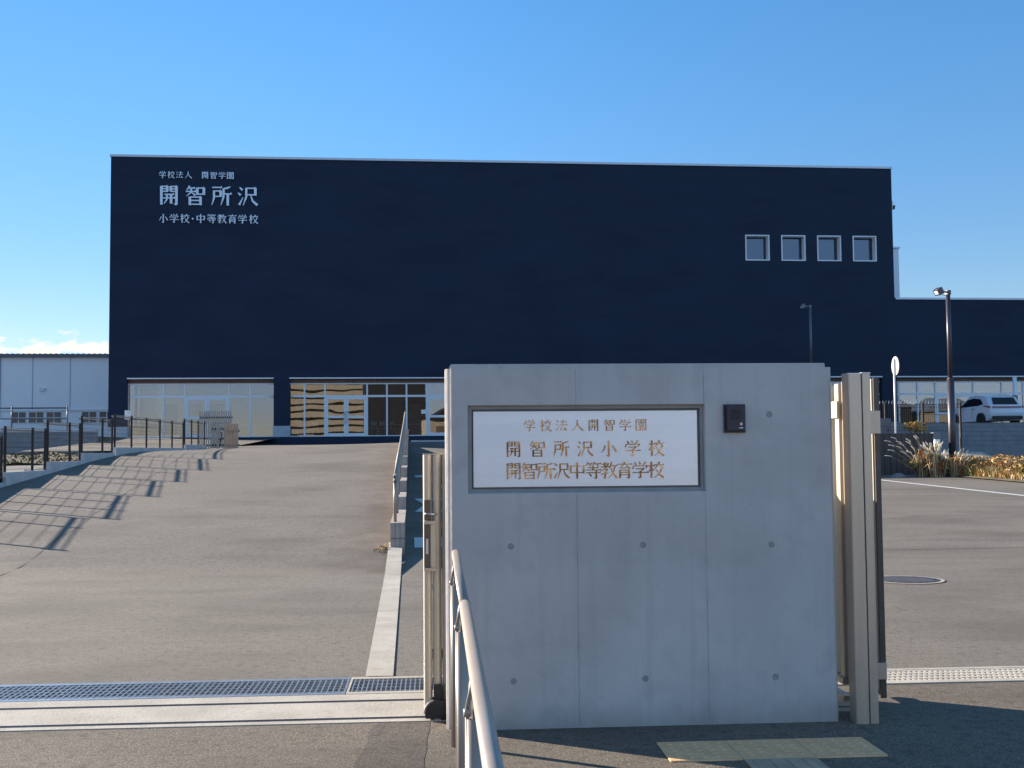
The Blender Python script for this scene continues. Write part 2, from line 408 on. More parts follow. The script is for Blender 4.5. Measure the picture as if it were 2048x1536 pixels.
# paving joint running up the ramp
pts = []
for i in range(41):
    t = i / 40; u = lerp(-7.55, -6.4, 1) if 0 else -4.15 - 2.1 * t; v = 10.2 + 24.5 * t
    pts.append((u + .03 * math.sin(i * 1.3), v))
mb = MB()
for (a, b), (c, d) in zip(pts, pts[1:]):
    mb.face([L(a, b, z_ramp(a, b) + .002), L(a + .025, b, z_ramp(a, b) + .002), L(c + .025, d, z_ramp(c, d) + .002), L(c, d, z_ramp(c, d) + .002)])
struct('paving_joint', mb, M['joint'])
# pale concrete edging strip from the drain to the block wall
mb = MB()
q0, q1, q2, q3 = (-.478, 1.31), (-.32, 1.31), (-.493, 9.35), (-.664, 9.37)
for k in range(3):
    t0, t1 = k / 3, (k + .996) / 3
    a = [lerp(q0[i], q3[i], t0) for i in (0, 1)]; b = [lerp(q1[i], q2[i], t0) for i in (0, 1)]
    c = [lerp(q1[i], q2[i], t1) for i in (0, 1)]; d = [lerp(q0[i], q3[i], t1) for i in (0, 1)]
    zz = .006
    top = [G(*p, zz + max(0, z_ramp(*toL(G(*p))))) for p in (a, b, c, d)]
    mb.face(top)
struct('kerb_strip', mb, M['kerb'])
# white edge line of the right-hand lane and its faint paving joint
mb = MB()
for i in range(20):
    def e(t): return Vector((lerp(11.62, 9.35, t), lerp(20.5, 47, t), 0))
    a, b = e(i / 20), e((i + 1) / 20)
    def g(p, o): 
        u, v = toL(p); return L(u + o, v, z_lane(u, v) + .003)
    mb.face([g(a, -.075), g(a, .075), g(b, .075), g(b, -.075)])
struct('lane_line', mb, M['paint'])
mb = MB()
mb.face([L(2.5, 14.0, .003), L(14, 14.0, .003), L(14, 14.03, .003), L(2.5, 14.03, .003)])
struct('paving_seam', mb, M['joint'])
# markings on the lane beside the block wall
mb = MB()
def mk(pts): mb.face([L(a, b, z_lane(a, b) + .003) for a, b in pts])
mk([(.03, 15.2), (.9, 15.2), (.9, 16.6), (.03, 16.6)])
mk([(.10, 37.2), (.9, 37.2), (.9, 38.8), (.10, 38.8)])
o_, i_ = [(.05, 21.7), (.9, 21.7), (.9, 25.8), (.05, 25.8), (.26, 23.75)], [(.20, 22.3), (.78, 22.3), (.78, 25.2), (.20, 25.2), (.40, 23.75)]
for k in range(5): mk([o_[k], o_[(k + 1) % 5], i_[(k + 1) % 5], i_[k]])
struct('lane_marking', mb, M['paint'])

mb = MB(); mb.box(-.05, 61.2, .8, 7, 61.5, 1.80, bev=.01); struct('lane_kerb', mb, M['kerbwall'], (0, 0, 0), LA)

# ------------------------------------------------------------------ gate line: drains and rails
mb = MB()
mb.box(-14, .2, -.12, 2.05, .262, .004); mb.box(-14, .288, -.12, 2.05, .652, .004); mb.box(-14, .678, -.12, 2.05, .838, .004)
o = tag(mb.build('gate_track', M['kerb'], None, GO, GA), 'cream concrete gate track with two sunken steel rails along the drain', 'gate track')
mb = MB()
for a, b in ((.262, .288), (.652, .678)):
    mb.box(-14, a, -.1, 2.05, b, -.022); mb.box(-14, a, -.022, 2.05, a + .005, .007); mb.box(-14, b - .005, -.022, 2.05, b, .007)
mb.build('rail', M['rail_steel'], o)
def drain(name, label, p0, p1, pitch_, frame, barm, cross):
    t = empty(name, label, 'drain grate', G(p0, .84, 0), GA)
    w = p1 - p0
    mb = MB()
    mb.box(0, 0, -.03, w, .05, .006); mb.box(0, .40, -.03, w, .45, .006); mb.box(0, .05, -.03, .012, .40, .006); mb.box(w - .012, .05, -.03, w, .40, .006)
    mb.build('frame', frame, t)
    mb = MB(); n = int(w / pitch_)
    for i in range(1, n): mb.box(i * pitch_ - .0035, .05, -.03, i * pitch_ + .0035, .40, .004)
    for k in range(cross): y = .05 + .35 * (k + .5) / cross; mb.box(.012, y - .004, -.012, w - .012, y + .004, .003)
    mb.build('bars', barm, t)
    mb = MB(); mb.box(0, .0, -.2, w, .45, -.15); mb.build('pit', M['pit'], t)
    return t
drain('drain_grate', 'long galvanised steel drain grating across the driveway mouth', -9.0, -.56, .031, M['galv'], M['galv'], 5)
drain('drain_grate', 'short drain grating in a cream frame beside the sliding gate', -.555, .3, .026, M['kerb'], M['galv'], 4)
t = empty('drain_cover', 'cream perforated drain cover across the right hand lane mouth', 'drain grate', G(2.0, .80, 0), GA)
mb = MB(); mb.box(0, 0, -.03, 6.2, .05, .006); mb.box(0, .36, -.03, 6.2, .40, .006); mb.box(0, .05, -.03, .009, .36, .006); mb.box(6.191, .05, -.03, 6.2, .36, .006)
mb.build('frame', M['kerb'], t)
mb = MB()
for k in range(5): y = .065 + .28 * k / 4; mb.box(0, y - .018, -.03, 6.2, y + .018, .004)
for i in range(200): mb.box(.01 + i * .031, .06, -.03, .026 + i * .031, .35, .003)
mb.build('bars', M['kerb'], t)
mb = MB(); mb.box(0, 0, -.2, 6.2, .40, -.12); mb.build('pit', M['pit'], t)

# ------------------------------------------------------------------ concrete gate wall
gw = empty('gate_wall', 'grey fair-faced concrete gate wall carrying the steel name plate', 'wall', GO, GA)
mb = MB()
plan = [(-.026, .2), (-.026, .042), (-.015, .031), (-.004, .031), (-.004, .006), (.003, 0), (1.818, 0), (1.83, .012), (1.83, .2)]
ZT = 1.681
bm = mb.bm
lo = [mb.v((a, b, -.05)) for a, b in plan]; hi = [mb.v((a, b, ZT)) for a, b in plan]
for i in range(len(plan)):
    j = (i + 1) % len(plan)
    if i == 5: continue                     # the front, filled below with its openings
    bm.faces.new((lo[i], lo[j], hi[j], hi[i]))
bm.faces.new(hi)
loops = [[(.003, -.05), (1.818, -.05), (1.818, ZT), (.003, ZT)]]
rec = [(.078, 1.0915), (1.211, 1.0915), (1.211, 1.5075), (.078, 1.5075)]
loops.append(rec)
holes = [(.278, .844), (.902, .842), (1.52, .836), (.286, .22), (.905, .22), (1.526, .213), (1.521, 1.454)]
for hx, hz in holes: loops.append([(hx + .0155 * math.cos(k * math.pi / 8), hz + .0155 * math.sin(k * math.pi / 8)) for k in range(16)])
edges = []
for lp in loops:
    vs = [mb.v((a, 0, b)) for a, b in lp]
    edges += [bm.edges.new((vs[i], vs[(i + 1) % len(vs)])) for i in range(len(vs))]
bmesh.ops.triangle_fill(bm, use_beauty=True, use_dissolve=False, edges=edges, normal=(0, -1, 0))
def ringwall(lp, y0, y1, lp2=None):
    lp2 = lp2 or lp
    n = len(lp)
    for i in range(n):
        a, b, c, d = lp[i], lp[(i + 1) % n], lp2[(i + 1) % n], lp2[i]
        mb.face([(a[0], y0, a[1]), (b[0], y0, b[1]), (c[0], y1, c[1]), (d[0], y1, d[1])])
rec2 = [(.081, 1.0945), (1.208, 1.0945), (1.208, 1.5045), (.081, 1.5045)]
rec3 = [(.098, 1.111), (1.190, 1.111), (1.190, 1.488), (.098, 1.488)]
ringwall(rec, 0, .022, rec2); mb.mi = 1; ringwall(rec2, .022, .022, rec3); ringwall(rec3, .022, .045)
mb.face([(a, .045, b) for a, b in rec3])
mb.mi = 0
for lp in loops[2:]: ringwall(lp, 0, .0045)
bmesh.ops.remove_doubles(bm, verts=bm.verts, dist=.00005)
mb.build('body', [M['concrete'], M['recess']], gw)
for x in (.592, 1.206):                     # faint formwork joints
    for z0, z1 in ((-.02, 1.088), (1.511, 1.672)):
        mb = MB(); mb.box(x - .0016, -.0008, z0, x + .0016, .004, z1); mb.build('formwork_joint', M['formline'], gw)
mb = MB(); mb.prism([(-.007, ZT), (-.007 + .004, 1.694), (.004, 1.702), (1.797, 1.702), (1.803, 1.698), (1.803, ZT)], .012, .188, 'y')
mb.build('coping', M['concrete'], gw)
mb = MB()
for hx, hz in holes: mb.prism([(hx + .0150 * math.cos(k * math.pi / 8), hz + .0150 * math.sin(k * math.pi / 8)) for k in range(16)], .0028, .010, 'y')
mb.build('tie_plugs', M['plug'], gw)

# ------------------------------------------------------------------ lettering: ming-style strokes on a 100 x 100 body, y down
def H(a, b, y): return ('h', a, b, y)
def V(x, a, b): return ('v', x, a, b)
def P(*p): return ('p', p)
WATER = [P((10, 6, 4), (24, 20, 10)), P((3, 34, 4), (16, 46, 10)), P((8, 95, 9), (17, 78, 6), (27, 56, 2))]
GL = {
 '開': [V(14, 4, 99), H(14, 42, 6), H(14, 42, 18), H(14, 42, 31), V(42, 4, 32), V(59, 4, 32), H(59, 87, 6), H(59, 87, 18), H(59, 87, 31), V(87, 4, 95), P((90, 92, 8), (84, 98, 6), (74, 92, 2)), H(28, 74, 46), H(22, 78, 64), P((41, 46, 8), (40, 72, 7), (27, 93, 2)), V(61, 46, 93)],
 '智': [P((22, 2, 8), (16, 14, 5), (7, 24, 2)), H(15, 47, 13), H(4, 52, 30), P((31, 13, 8), (29, 34, 7), (7, 54, 2)), P((32, 34, 3), (50, 50, 9)), V(60, 10, 47), H(60, 92, 12), V(92, 10, 47), H(60, 92, 43), V(24, 56, 99), H(24, 76, 58), V(76, 56, 99), H(24, 76, 75), H(24, 76, 94)],
 '所': [H(4, 50, 8), P((13, 24, 9), (13, 62, 8), (3, 97, 2)), H(13, 46, 26), V(46, 24, 56), H(13, 46, 53), P((94, 3, 2), (80, 10, 8), (60, 14, 5)), P((60, 12, 9), (60, 56, 8), (47, 97, 2)), H(60, 98, 40), V(81, 40, 99)],
 '沢': WATER + [H(44, 88, 10), V(88, 8, 47), H(44, 88, 43), P((43, 8, 9), (43, 54, 8), (28, 97, 2)), P((64, 43, 3), (74, 74, 8), (98, 95, 11))],
 '学': [P((16, 5, 4), (27, 20, 10)), P((44, 1, 4), (52, 17, 10)), P((84, 3, 9), (66, 22, 3)), P((10, 24, 4), (6, 44, 9)), H(10, 92, 26), P((94, 26, 8), (84, 42, 2)), H(24, 70, 43), P((74, 43, 7), (52, 57, 3)), V(52, 55, 94), P((54, 92, 8), (48, 98, 6), (37, 91, 2)), H(4, 97, 65)],
 '校': [H(3, 41, 26), V(23, 2, 99), P((22, 28, 7), (15, 50, 5), (3, 68, 2)), P((25, 40, 3), (39, 55, 9)), V(69, 2, 19), H(42, 97, 20), P((58, 25, 8), (43, 45, 2)), P((76, 25, 3), (94, 42, 10)), P((85, 44, 8), (68, 76, 6), (40, 98, 2)), P((52, 46, 3), (70, 78, 8), (98, 98, 11))],
 '法': WATER + [H(38, 90, 20), V(64, 2, 44), H(30, 98, 44), P((60, 46, 7), (50, 68, 5), (40, 86, 3)), P((38, 88, 4), (60, 87, 5), (86, 82, 3)), P((74, 64, 3), (93, 95, 11))],
 '人': [P((50, 3, 9), (46, 40, 8), (30, 72, 6), (3, 97, 2)), P((49, 24, 3), (64, 64, 8), (98, 95, 13))],
 '園': [V(9, 4, 99), H(9, 91, 6), V(91, 4, 99), H(9, 91, 94), H(27, 74, 19), V(50, 11, 31), H(19, 82, 31), V(33, 39, 57), H(33, 68, 41), V(68, 39, 57), H(33, 68, 54), P((48, 57, 6), (36, 70, 4), (19, 82, 2)), V(44, 66, 87), P((44, 88, 6), (60, 80, 2)), P((76, 60, 6), (62, 70, 2)), P((52, 58, 3), (62, 74, 6), (82, 87, 8))],
 '小': [V(50, 3, 94), P((53, 92, 9), (47, 99, 7), (33, 91, 2)), P((27, 33, 9), (19, 56, 6), (4, 77, 2)), P((69, 31, 4), (84, 50, 9), (96, 72, 11))],
 '中': [V(12, 20, 67), H(12, 89, 23), V(89, 20, 67), H(12, 89, 62), V(50, 1, 100)],
 '等': [P((22, 1, 7), (6, 25, 2)), H(17, 47, 11), P((29, 12, 3), (37, 24, 8)), P((62, 1, 7), (50, 23, 2)), H(59, 96, 11), P((73, 12, 3), (82, 24, 8)), H(18, 83, 34), V(50, 25, 48), H(3, 97, 48), H(9, 93, 64), V(70, 52, 95), P((73, 92, 8), (67, 99, 6), (53, 92, 2)), P((26, 68, 3), (41, 85, 10))],
 '教': [H(9, 45, 14), V(28, 2, 30), H(3, 53, 30), P((50, 9, 8), (34, 34, 5), (3, 57, 2)), H(15, 42, 46), P((45, 46, 6), (30, 57, 3)), V(29, 56, 93), P((31, 91, 8), (26, 98, 6), (16, 92, 2)), P((3, 74, 3), (28, 70, 5), (51, 65, 3)), P((67, 2, 9), (62, 22, 6), (53, 42, 2)), H(62, 98, 24), P((89, 24, 8), (78, 62, 6), (48, 98, 2)), P((60, 28, 3), (74, 66, 8), (99, 98, 11))],
 '育': [V(50, 1, 14), H(5, 95, 15), P((45, 16, 6), (26, 37, 3)), P((20, 38, 4), (50, 37, 5), (78, 34, 3)), P((62, 23, 3), (84, 43, 10)), V(23, 49, 99), H(23, 78, 51), V(78, 49, 94), P((81, 92, 8), (75, 99, 6), (63, 92, 2)), H(23, 78, 64), H(23, 78, 78)],
 '・': [('d', 50, 52, 10)],
}
def write(mb, ch, x, z, w, h, y, depth, tw=10., th=4.4, wk=1.):
    """draw one character, lower left corner (x, z), facing -y; strokes step back 0.1 mm each so none lie in one plane"""
    k = 0
    def put(poly):
        nonlocal k
        k += 1
        mb.prism([(x + a / 100 * w, z + (100 - b) / 100 * h) for a, b in poly], y - depth + k * .00012 * max(1, h * 4), y, 'y')
    for s in GL[ch]:
        if s[0] == 'h':
            _, a, b, yy = s
            put([(a, yy - th / 2), (b - 6, yy - th / 2), (b - 1, yy - th / 2 - 5), (b + 4, yy + th / 2), (a, yy + th / 2)])
        elif s[0] == 'v':
            _, xx, a, b = s
            put([(xx - tw / 2 - 1, a), (xx + tw / 2 + 2, a + 1), (xx + tw / 2, a + 4), (xx + tw / 2, b), (xx - tw / 2, b - 1)])
        elif s[0] == 'd':
            _, xx, yy, r_ = s
            put([(xx + r_ * math.cos(t * math.pi / 6), yy + r_ * math.sin(t * math.pi / 6)) for t in range(12)])
        else:
            pts = s[1]
            lft, rgt = [], []
            for i, (a, b, ww) in enumerate(pts):
                p, q = pts[max(i - 1, 0)], pts[min(i + 1, len(pts) - 1)]
                d = Vector((q[0] - p[0], q[1] - p[1])).normalized(); nn = Vector((-d.y, d.x)); ww = ww * wk + .8
                lft.append((a + nn.x * ww / 2, b + nn.y * ww / 2)); rgt.append((a - nn.x * ww / 2, b - nn.y * ww / 2))
            put(lft + rgt[::-1])

# ------------------------------------------------------------------ name plate and intercom on the wall
npl = empty('name_plate', 'brushed steel name plate with bronze Japanese letters set into the concrete wall', 'sign', G(.106, .04, 1.12), GA)
mb = MB(); mb.box(0, -.012, 0, 1.072, 0, .358, bev=.0012); mb.build('plate', M['plate'], npl)
def line(parent, chars, cx0, cx1, z, size, y, depth, m, n=None, **kw):
    n = len(chars)
    for i, ch in enumerate(chars):
        mb = MB(); c = lerp(cx0 + size / 2, cx1 - size / 2, i / (n - 1))
        write(mb, ch, c - size / 2, z, size, size, y, depth, **kw)
        mb.build('letter', m, parent)
line(npl, '学校法人開智学園', .345 - .106, .935 - .106, 1.382 - 1.12, .056, -.0118, .004, M['gold'], tw=9, th=5, wk=1.)
line(npl, '開智所沢小学校', .257 - .106, 1.017 - .106, 1.261 - 1.12, .077, -.0118, .004, M['gold'], tw=10, th=5.4, wk=1.05)
line(npl, '開智所沢中等教育学校', .256 - .106, 1.015 - .106, 1.156 - 1.12, .0795, -.0118, .004, M['gold'], tw=10, th=5.4, wk=1.05)
ic = empty('intercom', 'dark intercom box with speaker slots and call button on the gate wall', 'intercom', G(1.299, 0, 1.369), GA)
mb = MB(); mb.prism([(0, 0), (.104, 0), (.104, .135), (0, .135)], -.012, 0, 'y'); mb.build('backplate', M['intercom'], ic)
mb = MB(); mb.box(.009, -.030, .008, .099, -.011, .130, bev=.004)
mb.build('case', M['intercom'], ic)
mb = MB()
for k in range(7): mb.box(.030 + k * .0075, -.0312, .060, .0325 + k * .0075, -.0295, .112 - .006 * (abs(k - 3) > 2))
mb.build('speaker_slots', M['black'], ic)
mb = MB(); mb.prism([(.077 + .011 * math.cos(t), .040 + .011 * math.sin(t)) for t in [k * math.pi / 10 for k in range(20)]], -.0325, -.029, 'y'); mb.build('button_ring', M['black'], ic)
mb = MB(); mb.prism([(.077 + .0075 * math.cos(t), .0405 + .0075 * math.sin(t)) for t in [k * math.pi / 10 for k in range(20)]], -.034, -.031, 'y'); mb.build('call_button', M['rim'], ic)
mb = MB(); mb.box(.068, -.0318, .020, .087, -.0295, .0245); mb.build('label', M['card'], ic)

# ------------------------------------------------------------------ handrail in the foreground
hr = empty('handrail', 'taupe tubular handrail on slim posts running up to the left end of the gate wall', 'handrail', G(.014, 0, 0), GA)
mb = MB(); mb.tube([(0, -.245, .80), (0, -.215, .822), (0, -.235, .838), (0, -1.83, .822)], [.010, .014, .017, .017], 16)
mb.tube([(0, -1.834, .822), (0, -4.7, .79)], .0172, 18)
mb.build('rail', M['rail'], hr)
mb = MB(); mb.tube([(0, -1.828, .822), (0, -1.836, .822)], .0178, 18); mb.build('rail_joint', M['brownm'], hr)
for b in (-.28, -1.57, -2.80, -4.1):
    mb = MB(); mb.tube([(-.004, b, -.02), (-.004, b, .700)], .019, 14); p = mb.build('post', M['rail'], hr)
    mb = MB(); mb.tube([(-.020, b - .004, 0), (-.020, b - .004, .715)], .0045, 8)
    mb.tube([(-.020, b - .004, .705), (-.020, b - .004, .722)], .0085, 10); mb.tube([(-.02, b - .004, .722), (-.012, b, .76), (-.006, b, .80)], .005, 8)
    mb.tube([(0, b, .69), (0, b, .81)], .009, 8)
    mb.build('bracket', M['rail'], p)
    mb = MB(); mb.box(.010, b - .022, .655, .013, b - .019, .685); mb.build('label_tag', M['card'], p)

# ------------------------------------------------------------------ sliding gate parked behind the wall
sg = empty('sliding_gate', 'champagne slatted sliding gate parked behind the left end of the concrete wall', 'gate', G(-.134, .235, 0), GA)
n = 24
W_, PT = .0425, .0458
for i in range(n):
    mb = MB(); x = i * PT
    arc = [(x + W_ / 2 - W_ / 2 * math.cos(math.pi * k / 10), .018 - .018 * math.sin(math.pi * k / 10)) for k in range(11)]
    prof = [(x, .05)] + arc + [(x + W_, .05)]
    zb = (.05, .168, .10)[i] if i < 3 else .10
    mb.prism(prof, zb, 1.275)
    mb.bm.faces.ensure_lookup_table()
    for fc in mb.bm.faces: fc.smooth = len(fc.verts) == 4
    o = mb.build('slat', M['champ'], sg)
    o.data.set_sharp_from_angle(angle=R(40))
    mb = MB(); mb.box(x + .001, .003, 1.275, x + W_ - .001, .05, 1.2805, bev=.0015); mb.build('cap', M['stain'], o)
for z in (.28, .72, 1.12):
    mb = MB(); mb.box(0, .052, z, n * PT, .085, z + .05); mb.build('crossbar', M['stain'], sg)
for z in (.30, .62, .95, 1.14):
    for i in (0, 1):
        mb = MB(); mb.box(i * PT + W_ + .0003, .02, z - .03 * i, (i + 1) * PT - .0003, .05, z + .02 - .03 * i); mb.build('spacer', M['galv'], sg)
lk = MB(); lk.box(.005, -.010, .958, .037, .010, 1.055, bev=.002); lk = lk.build('lock_plate', M['brownm'], sg)
mb = MB(); mb.tube([(.012, -.010, .990), (.012, -.030, .990), (.018, -.034, .990), (.068, -.034, .987)], .0052, 10); mb.build('lever', M['rim'], lk)
lb = MB(); lb.box(.004, -.014, .728, .035, .010, .938, bev=.002); lb = lb.build('lock_box', M['brownm'], sg)
mb = MB(); mb.box(.0352, -.010, .724, .062, .010, .945, bev=.002); mb.build('casing', M['champ'], lb)
for z in (.938, .712): mb = MB(); mb.box(.003, -.018, z, .064, .010, z + .016, bev=.002); mb.build('casing_cap', M['stain'], lb)
mb = MB(); mb.box(.013, -.0150, .795, .025, -.0135, .868); mb.build('sticker', M['sticker'], lb)
mb = MB()
CX, RX = .066, .062
arc = [(CX + RX * math.cos(t), .040 + .060 * math.sin(t)) for t in [math.pi * k / 16 for k in range(17)]]
mb.prism([(CX + RX - .003, .012)] + arc + [(CX - RX + .006, .012)], -.035, .06, 'y')
mb.prism([(.047, .095), (.094, .095), (.090, .168), (.047, .168)], -.010, .05, 'y')
o = mb.build('wheel_cover', M['black'], sg)
mb = MB(); A_ = [math.pi * (.60 + .42 * k / 10) for k in range(11)]
mb.prism([(CX + (RX + .003) * math.cos(t), .040 + .063 * math.sin(t)) for t in A_] + [(CX + (RX - .003) * math.cos(t), .040 + .057 * math.sin(t)) for t in A_[::-1]], -.037, .03, 'y')
mb.build('cover_trim', M['rim'], o)
mb = MB(); mb.tube([(CX, -.03, .026), (CX, .05, .026)], .024, 16); mb.build('wheel', M['slat'], o)
# second parked leaf on the inner rail
s2 = empty('sliding_gate', 'second slatted gate leaf parked on the inner rail behind the concrete wall', 'gate', G(.02, .64, 0), GA)
mb = MB()
for i in range(21): mb.box(i * .0815, 0, .08, i * .0815 + .0800, .05, 1.28, bev=.004)
mb.build('slat_panel', M['champ'], s2)
for z in (.28, 1.12): mb = MB(); mb.box(0, .052, z, 1.71, .085, z + .05); mb.build('crossbar', M['stain'], s2)

# ------------------------------------------------------------------ gate posts and swung-open leaves right of the wall
gp = empty('gate_post', 'broad stainless gate post standing right beside the concrete wall', 'post', G(1.889, -.063, 0), GA)
mb = MB(); mb.prism([(0, .01), (.002, .003), (.006, 0), (.061, 0), (.064, .003), (.064, .085), (0, .085)], -.02, 1.643); mb.build('shaft', M['stain'], gp)
mb = MB(); mb.box(-.001, .001, 1.643, .065, .087, 1.648); mb.build('cap', M['galv'], gp)
gp2 = empty('gate_post', 'slim stainless gate post at the right end of the gate line', 'post', G(1.9575, -.061, 0), GA)
mb = MB(); mb.box(0, 0, -.02, .041, .11, 1.646, bev=.003); mb.build('shaft', M['stain'], gp2)
mb = MB(); mb.box(-.001, .001, 1.646, .042, .112, 1.651); mb.build('cap', M['galv'], gp2)
ga = empty('gate_leaf', 'swung open gate leaf of sunlit slats between concrete wall and broad post', 'gate', G(1.935, .20, 0), GA)
mb = MB(); mb.box(.012, -.09, .06, .040, -.01, 1.62); mb.build('hinge_stile', M['stain'], ga)  # unseen upright added to stop sun leaking between post and leaf
for i in range(4):
    mb = MB(); mb.box(0, .008 + i * .135, .16, .032, .062 + i * .135, 1.612, bev=.003); mb.build('slat', M['champ'], ga)
mb = MB(); mb.box(-.012, -.001, 1.44, -.001, .51, 1.525, bev=.002); mb.build('top_rail', M['champ'], ga)
for z in (.13, .045): mb = MB(); mb.box(-.012, -.001, z, .033, .51, z + .028); mb.build('bottom_rail', M['champ'], ga)
gb = empty('gate_leaf', 'narrow gate leaf of dark channel slats hinged on the slim right post', 'gate', G(2.104, .20, 0), GA)
for i in range(3):
    mb = MB(); mb.box(0, .008 + i * .135, .10, .030, .062 + i * .135, 1.635, bev=.003); mb.build('slat', M['champ'], gb)
mb = MB(); mb.box(.008, -.006, .06, .030, .004, 1.64); mb.build('front_channel', M['brownm'], gb)  # brown plate stands in for shade on the slat front
mb = MB(); mb.box(.031, -.004, .06, .036, .30, 1.64); mb.build('edge_stile', M['brownm'], gb)
for z0, z1 in ((1.36, 1.475), (.155, .235)): mb = MB(); mb.box(-.02, -.03, z0, .030, .004, z1, bev=.002); mb.build('hinge', M['stain'], gb)

# ------------------------------------------------------------------ tactile paving at the foot of the wall
tl = None
for k, lab in enumerate(('left', 'middle', 'right')):
    mb = MB(); mb.box(0, 0, -.03, .306, .306, .006, bev=.002)
    for i in range(5):
        for j in range(5): mb.tube([(.045 + i * .054, .045 + j * .054, .005), (.045 + i * .054, .045 + j * .054, .0095)], [.015, .009], 10)
    if tl is None:
        tl = mb.build('tactile_tile', M['tile'], None, G(.893, -.623, 0), GA); first = tl
    else:
        tl = first.copy(); COL.objects.link(tl); tl.location = G(.893 + k * .3085, -.623, 0)
        mb.bm.free()
    tag(tl, f'{lab} of three dotted ochre tactile tiles in the wall shadow', 'paving tile', 'dotted tactile tiles below the name plate')
mb = MB(); mb.box(0, 0, -.03, .306, .306, .006, bev=.002)
for i in range(4): mb.box(.03 + i * .07, .012, .005, .06 + i * .07, .294, .010, bev=.003)
bt = tag(mb.build('tactile_tile', M['barTile'], None, G(.893 + .3085, -.623 - .309, 0), GA), 'grey worn tactile tile with ribs below the middle dotted tile', 'paving tile')
for k in (2, 3):
    c = bt.copy(); COL.objects.link(c); c.location = G(.893 + .3085, -.623 - .309 * k, 0)
    c['label'] = ('second ribbed tactile tile of the path leading away from the wall', 'third ribbed tactile tile of the path leading away from the wall')[k - 2]
mh = empty('manhole_cover', 'round cast iron manhole cover in the right hand lane', 'manhole', Vector((3.80, 11.22, 0)))
mb = MB(); mb.tube([(0, 0, -.02), (0, 0, .008)], .31, 40); mb.build('cover', M['iron'], mh)
mb = MB()
for i in range(-5, 6):
    for j in range(-5, 6):
        if i * i + j * j < 26: mb.box(i * .053 - .017, j * .053 - .017, .007, i * .053 + .017, j * .053 + .017, .013)
mb.build('pattern', M['rail_steel'], mh)
mb = MB()
for k in range(40):
    a, b = 2 * math.pi * k / 40, 2 * math.pi * (k + 1) / 40
    mb.face([(.315 * math.cos(a), .315 * math.sin(a), .0075), (.315 * math.cos(b), .315 * math.sin(b), .0075), (.35 * math.cos(b), .35 * math.sin(b), .0065), (.35 * math.cos(a), .35 * math.sin(a), .0065)])
mb.build('ring', M['kerb'], mh)

# ------------------------------------------------------------------ stepped block wall and its handrail
bw = empty('block_wall', 'stepped tan block wall climbing between driveway ramp and sunken lane', 'wall', L(-.265, 14.3, 0), LA)
steps = [0, 3.2, 5.2, 7.4, 9.9, 12.5, 15.1, 17.7, 20.3, 23.0]
mb = MB(); mj = MB()
for k in range(9):
    y0, y1, zt = steps[k], steps[k + 1], .405 + .19 * k
    mb.box(0, y0, -.1, .175, y1 - .002, zt)
    for zz in [.02 + .19 * j for j in range(0, k + 2)]:
        if zz < zt: mj.box(-.0015, y0, zz + .19 - .003 - .19, .1765, y1, zz + .003)
    for j in range(int((y1 - y0) / .4)): mj.box(.174, y0 + j * .4, .02, .1765, y0 + j * .4 + .006, zt - .002)
for x in (.058, .117): mj.box(x - .003, -.0015, .0, x + .003, .002, .40)
mj.box(0, -.0015, .21, .175, .002, .217)
mb.build('blocks', M['block'], bw); mj.build('mortar', M['mortar'], bw)
rh = empty('handrail', 'grey tube handrail along the stepped block wall beside the ramp', 'handrail', L(-.265, 14.3, 0), LA)
mb = MB(); mb.tube([(.055, .18, .96), (.055, 8.3, 1.50), (.055, 15.4, 1.95), (.055, 22.6, 2.50)], .021, 12)
mb.tube([(.055, .18, .90), (.055, .15, .965), (.055, .26, .985)], .024, 10)
mb.build('rail', M['rail'], rh)
for k in range(12):
    y = .2 + 1.95 * k
    zt = .405 + .19 * max(i for i in range(9) if steps[i] <= y)
    ztop = 1.50 - (8.3 - y) * .0665 if y < 8.3 else 1.50 + (y - 8.3) * .0634 if y < 15.4 else 1.95 + (y - 15.4) * .0764
    mb = MB(); mb.tube([(.055, y, zt - .02), (.055, y, ztop - .015)], .021, 12); mb.build('post', M['rail'], rh)

# ------------------------------------------------------------------ kerb walls with bronze wire fences, left of the ramp
bays = [(-5.85, -3.15, .57, 3, 'bronze wire fence on the low kerb wall just outside the left photo edge'), (-3.0, -.2, .75, 4, 'bronze wire fence on the kerb wall cut by the left photo edge'), (-.05, 2.4, .94, 3, 'bronze wire fence on the first full kerb wall right of the left photo edge'), (2.52, 4.95, 1.11, 3, 'bronze wire fence on the middle step of the climbing kerb wall'),
        (5.07, 7.85, 1.29, 3, 'bronze wire fence in front of the left corner of the navy building'), (8.08, 17.15, 1.43, 6, 'longest bronze wire fence in front of the left glazed entrance'), (17.35, 21.15, 1.55, 4, 'farthest bronze wire fence ending at the grey slatted screen')]
klab = ['low pale kerb wall just outside the left photo edge', 'pale kerb wall cut by the left photo edge', 'first full pale kerb wall right of the left photo edge', 'third pale kerb wall of the climbing row beside the ramp', 'fourth pale kerb wall of the climbing row beside the ramp', 'longest pale kerb wall at the top of the ramp', 'farthest pale kerb wall at the top of the ramp']
fl = ['lowest', 'second', 'third', 'fourth', 'fifth', 'sixth']
vf0 = 22.75
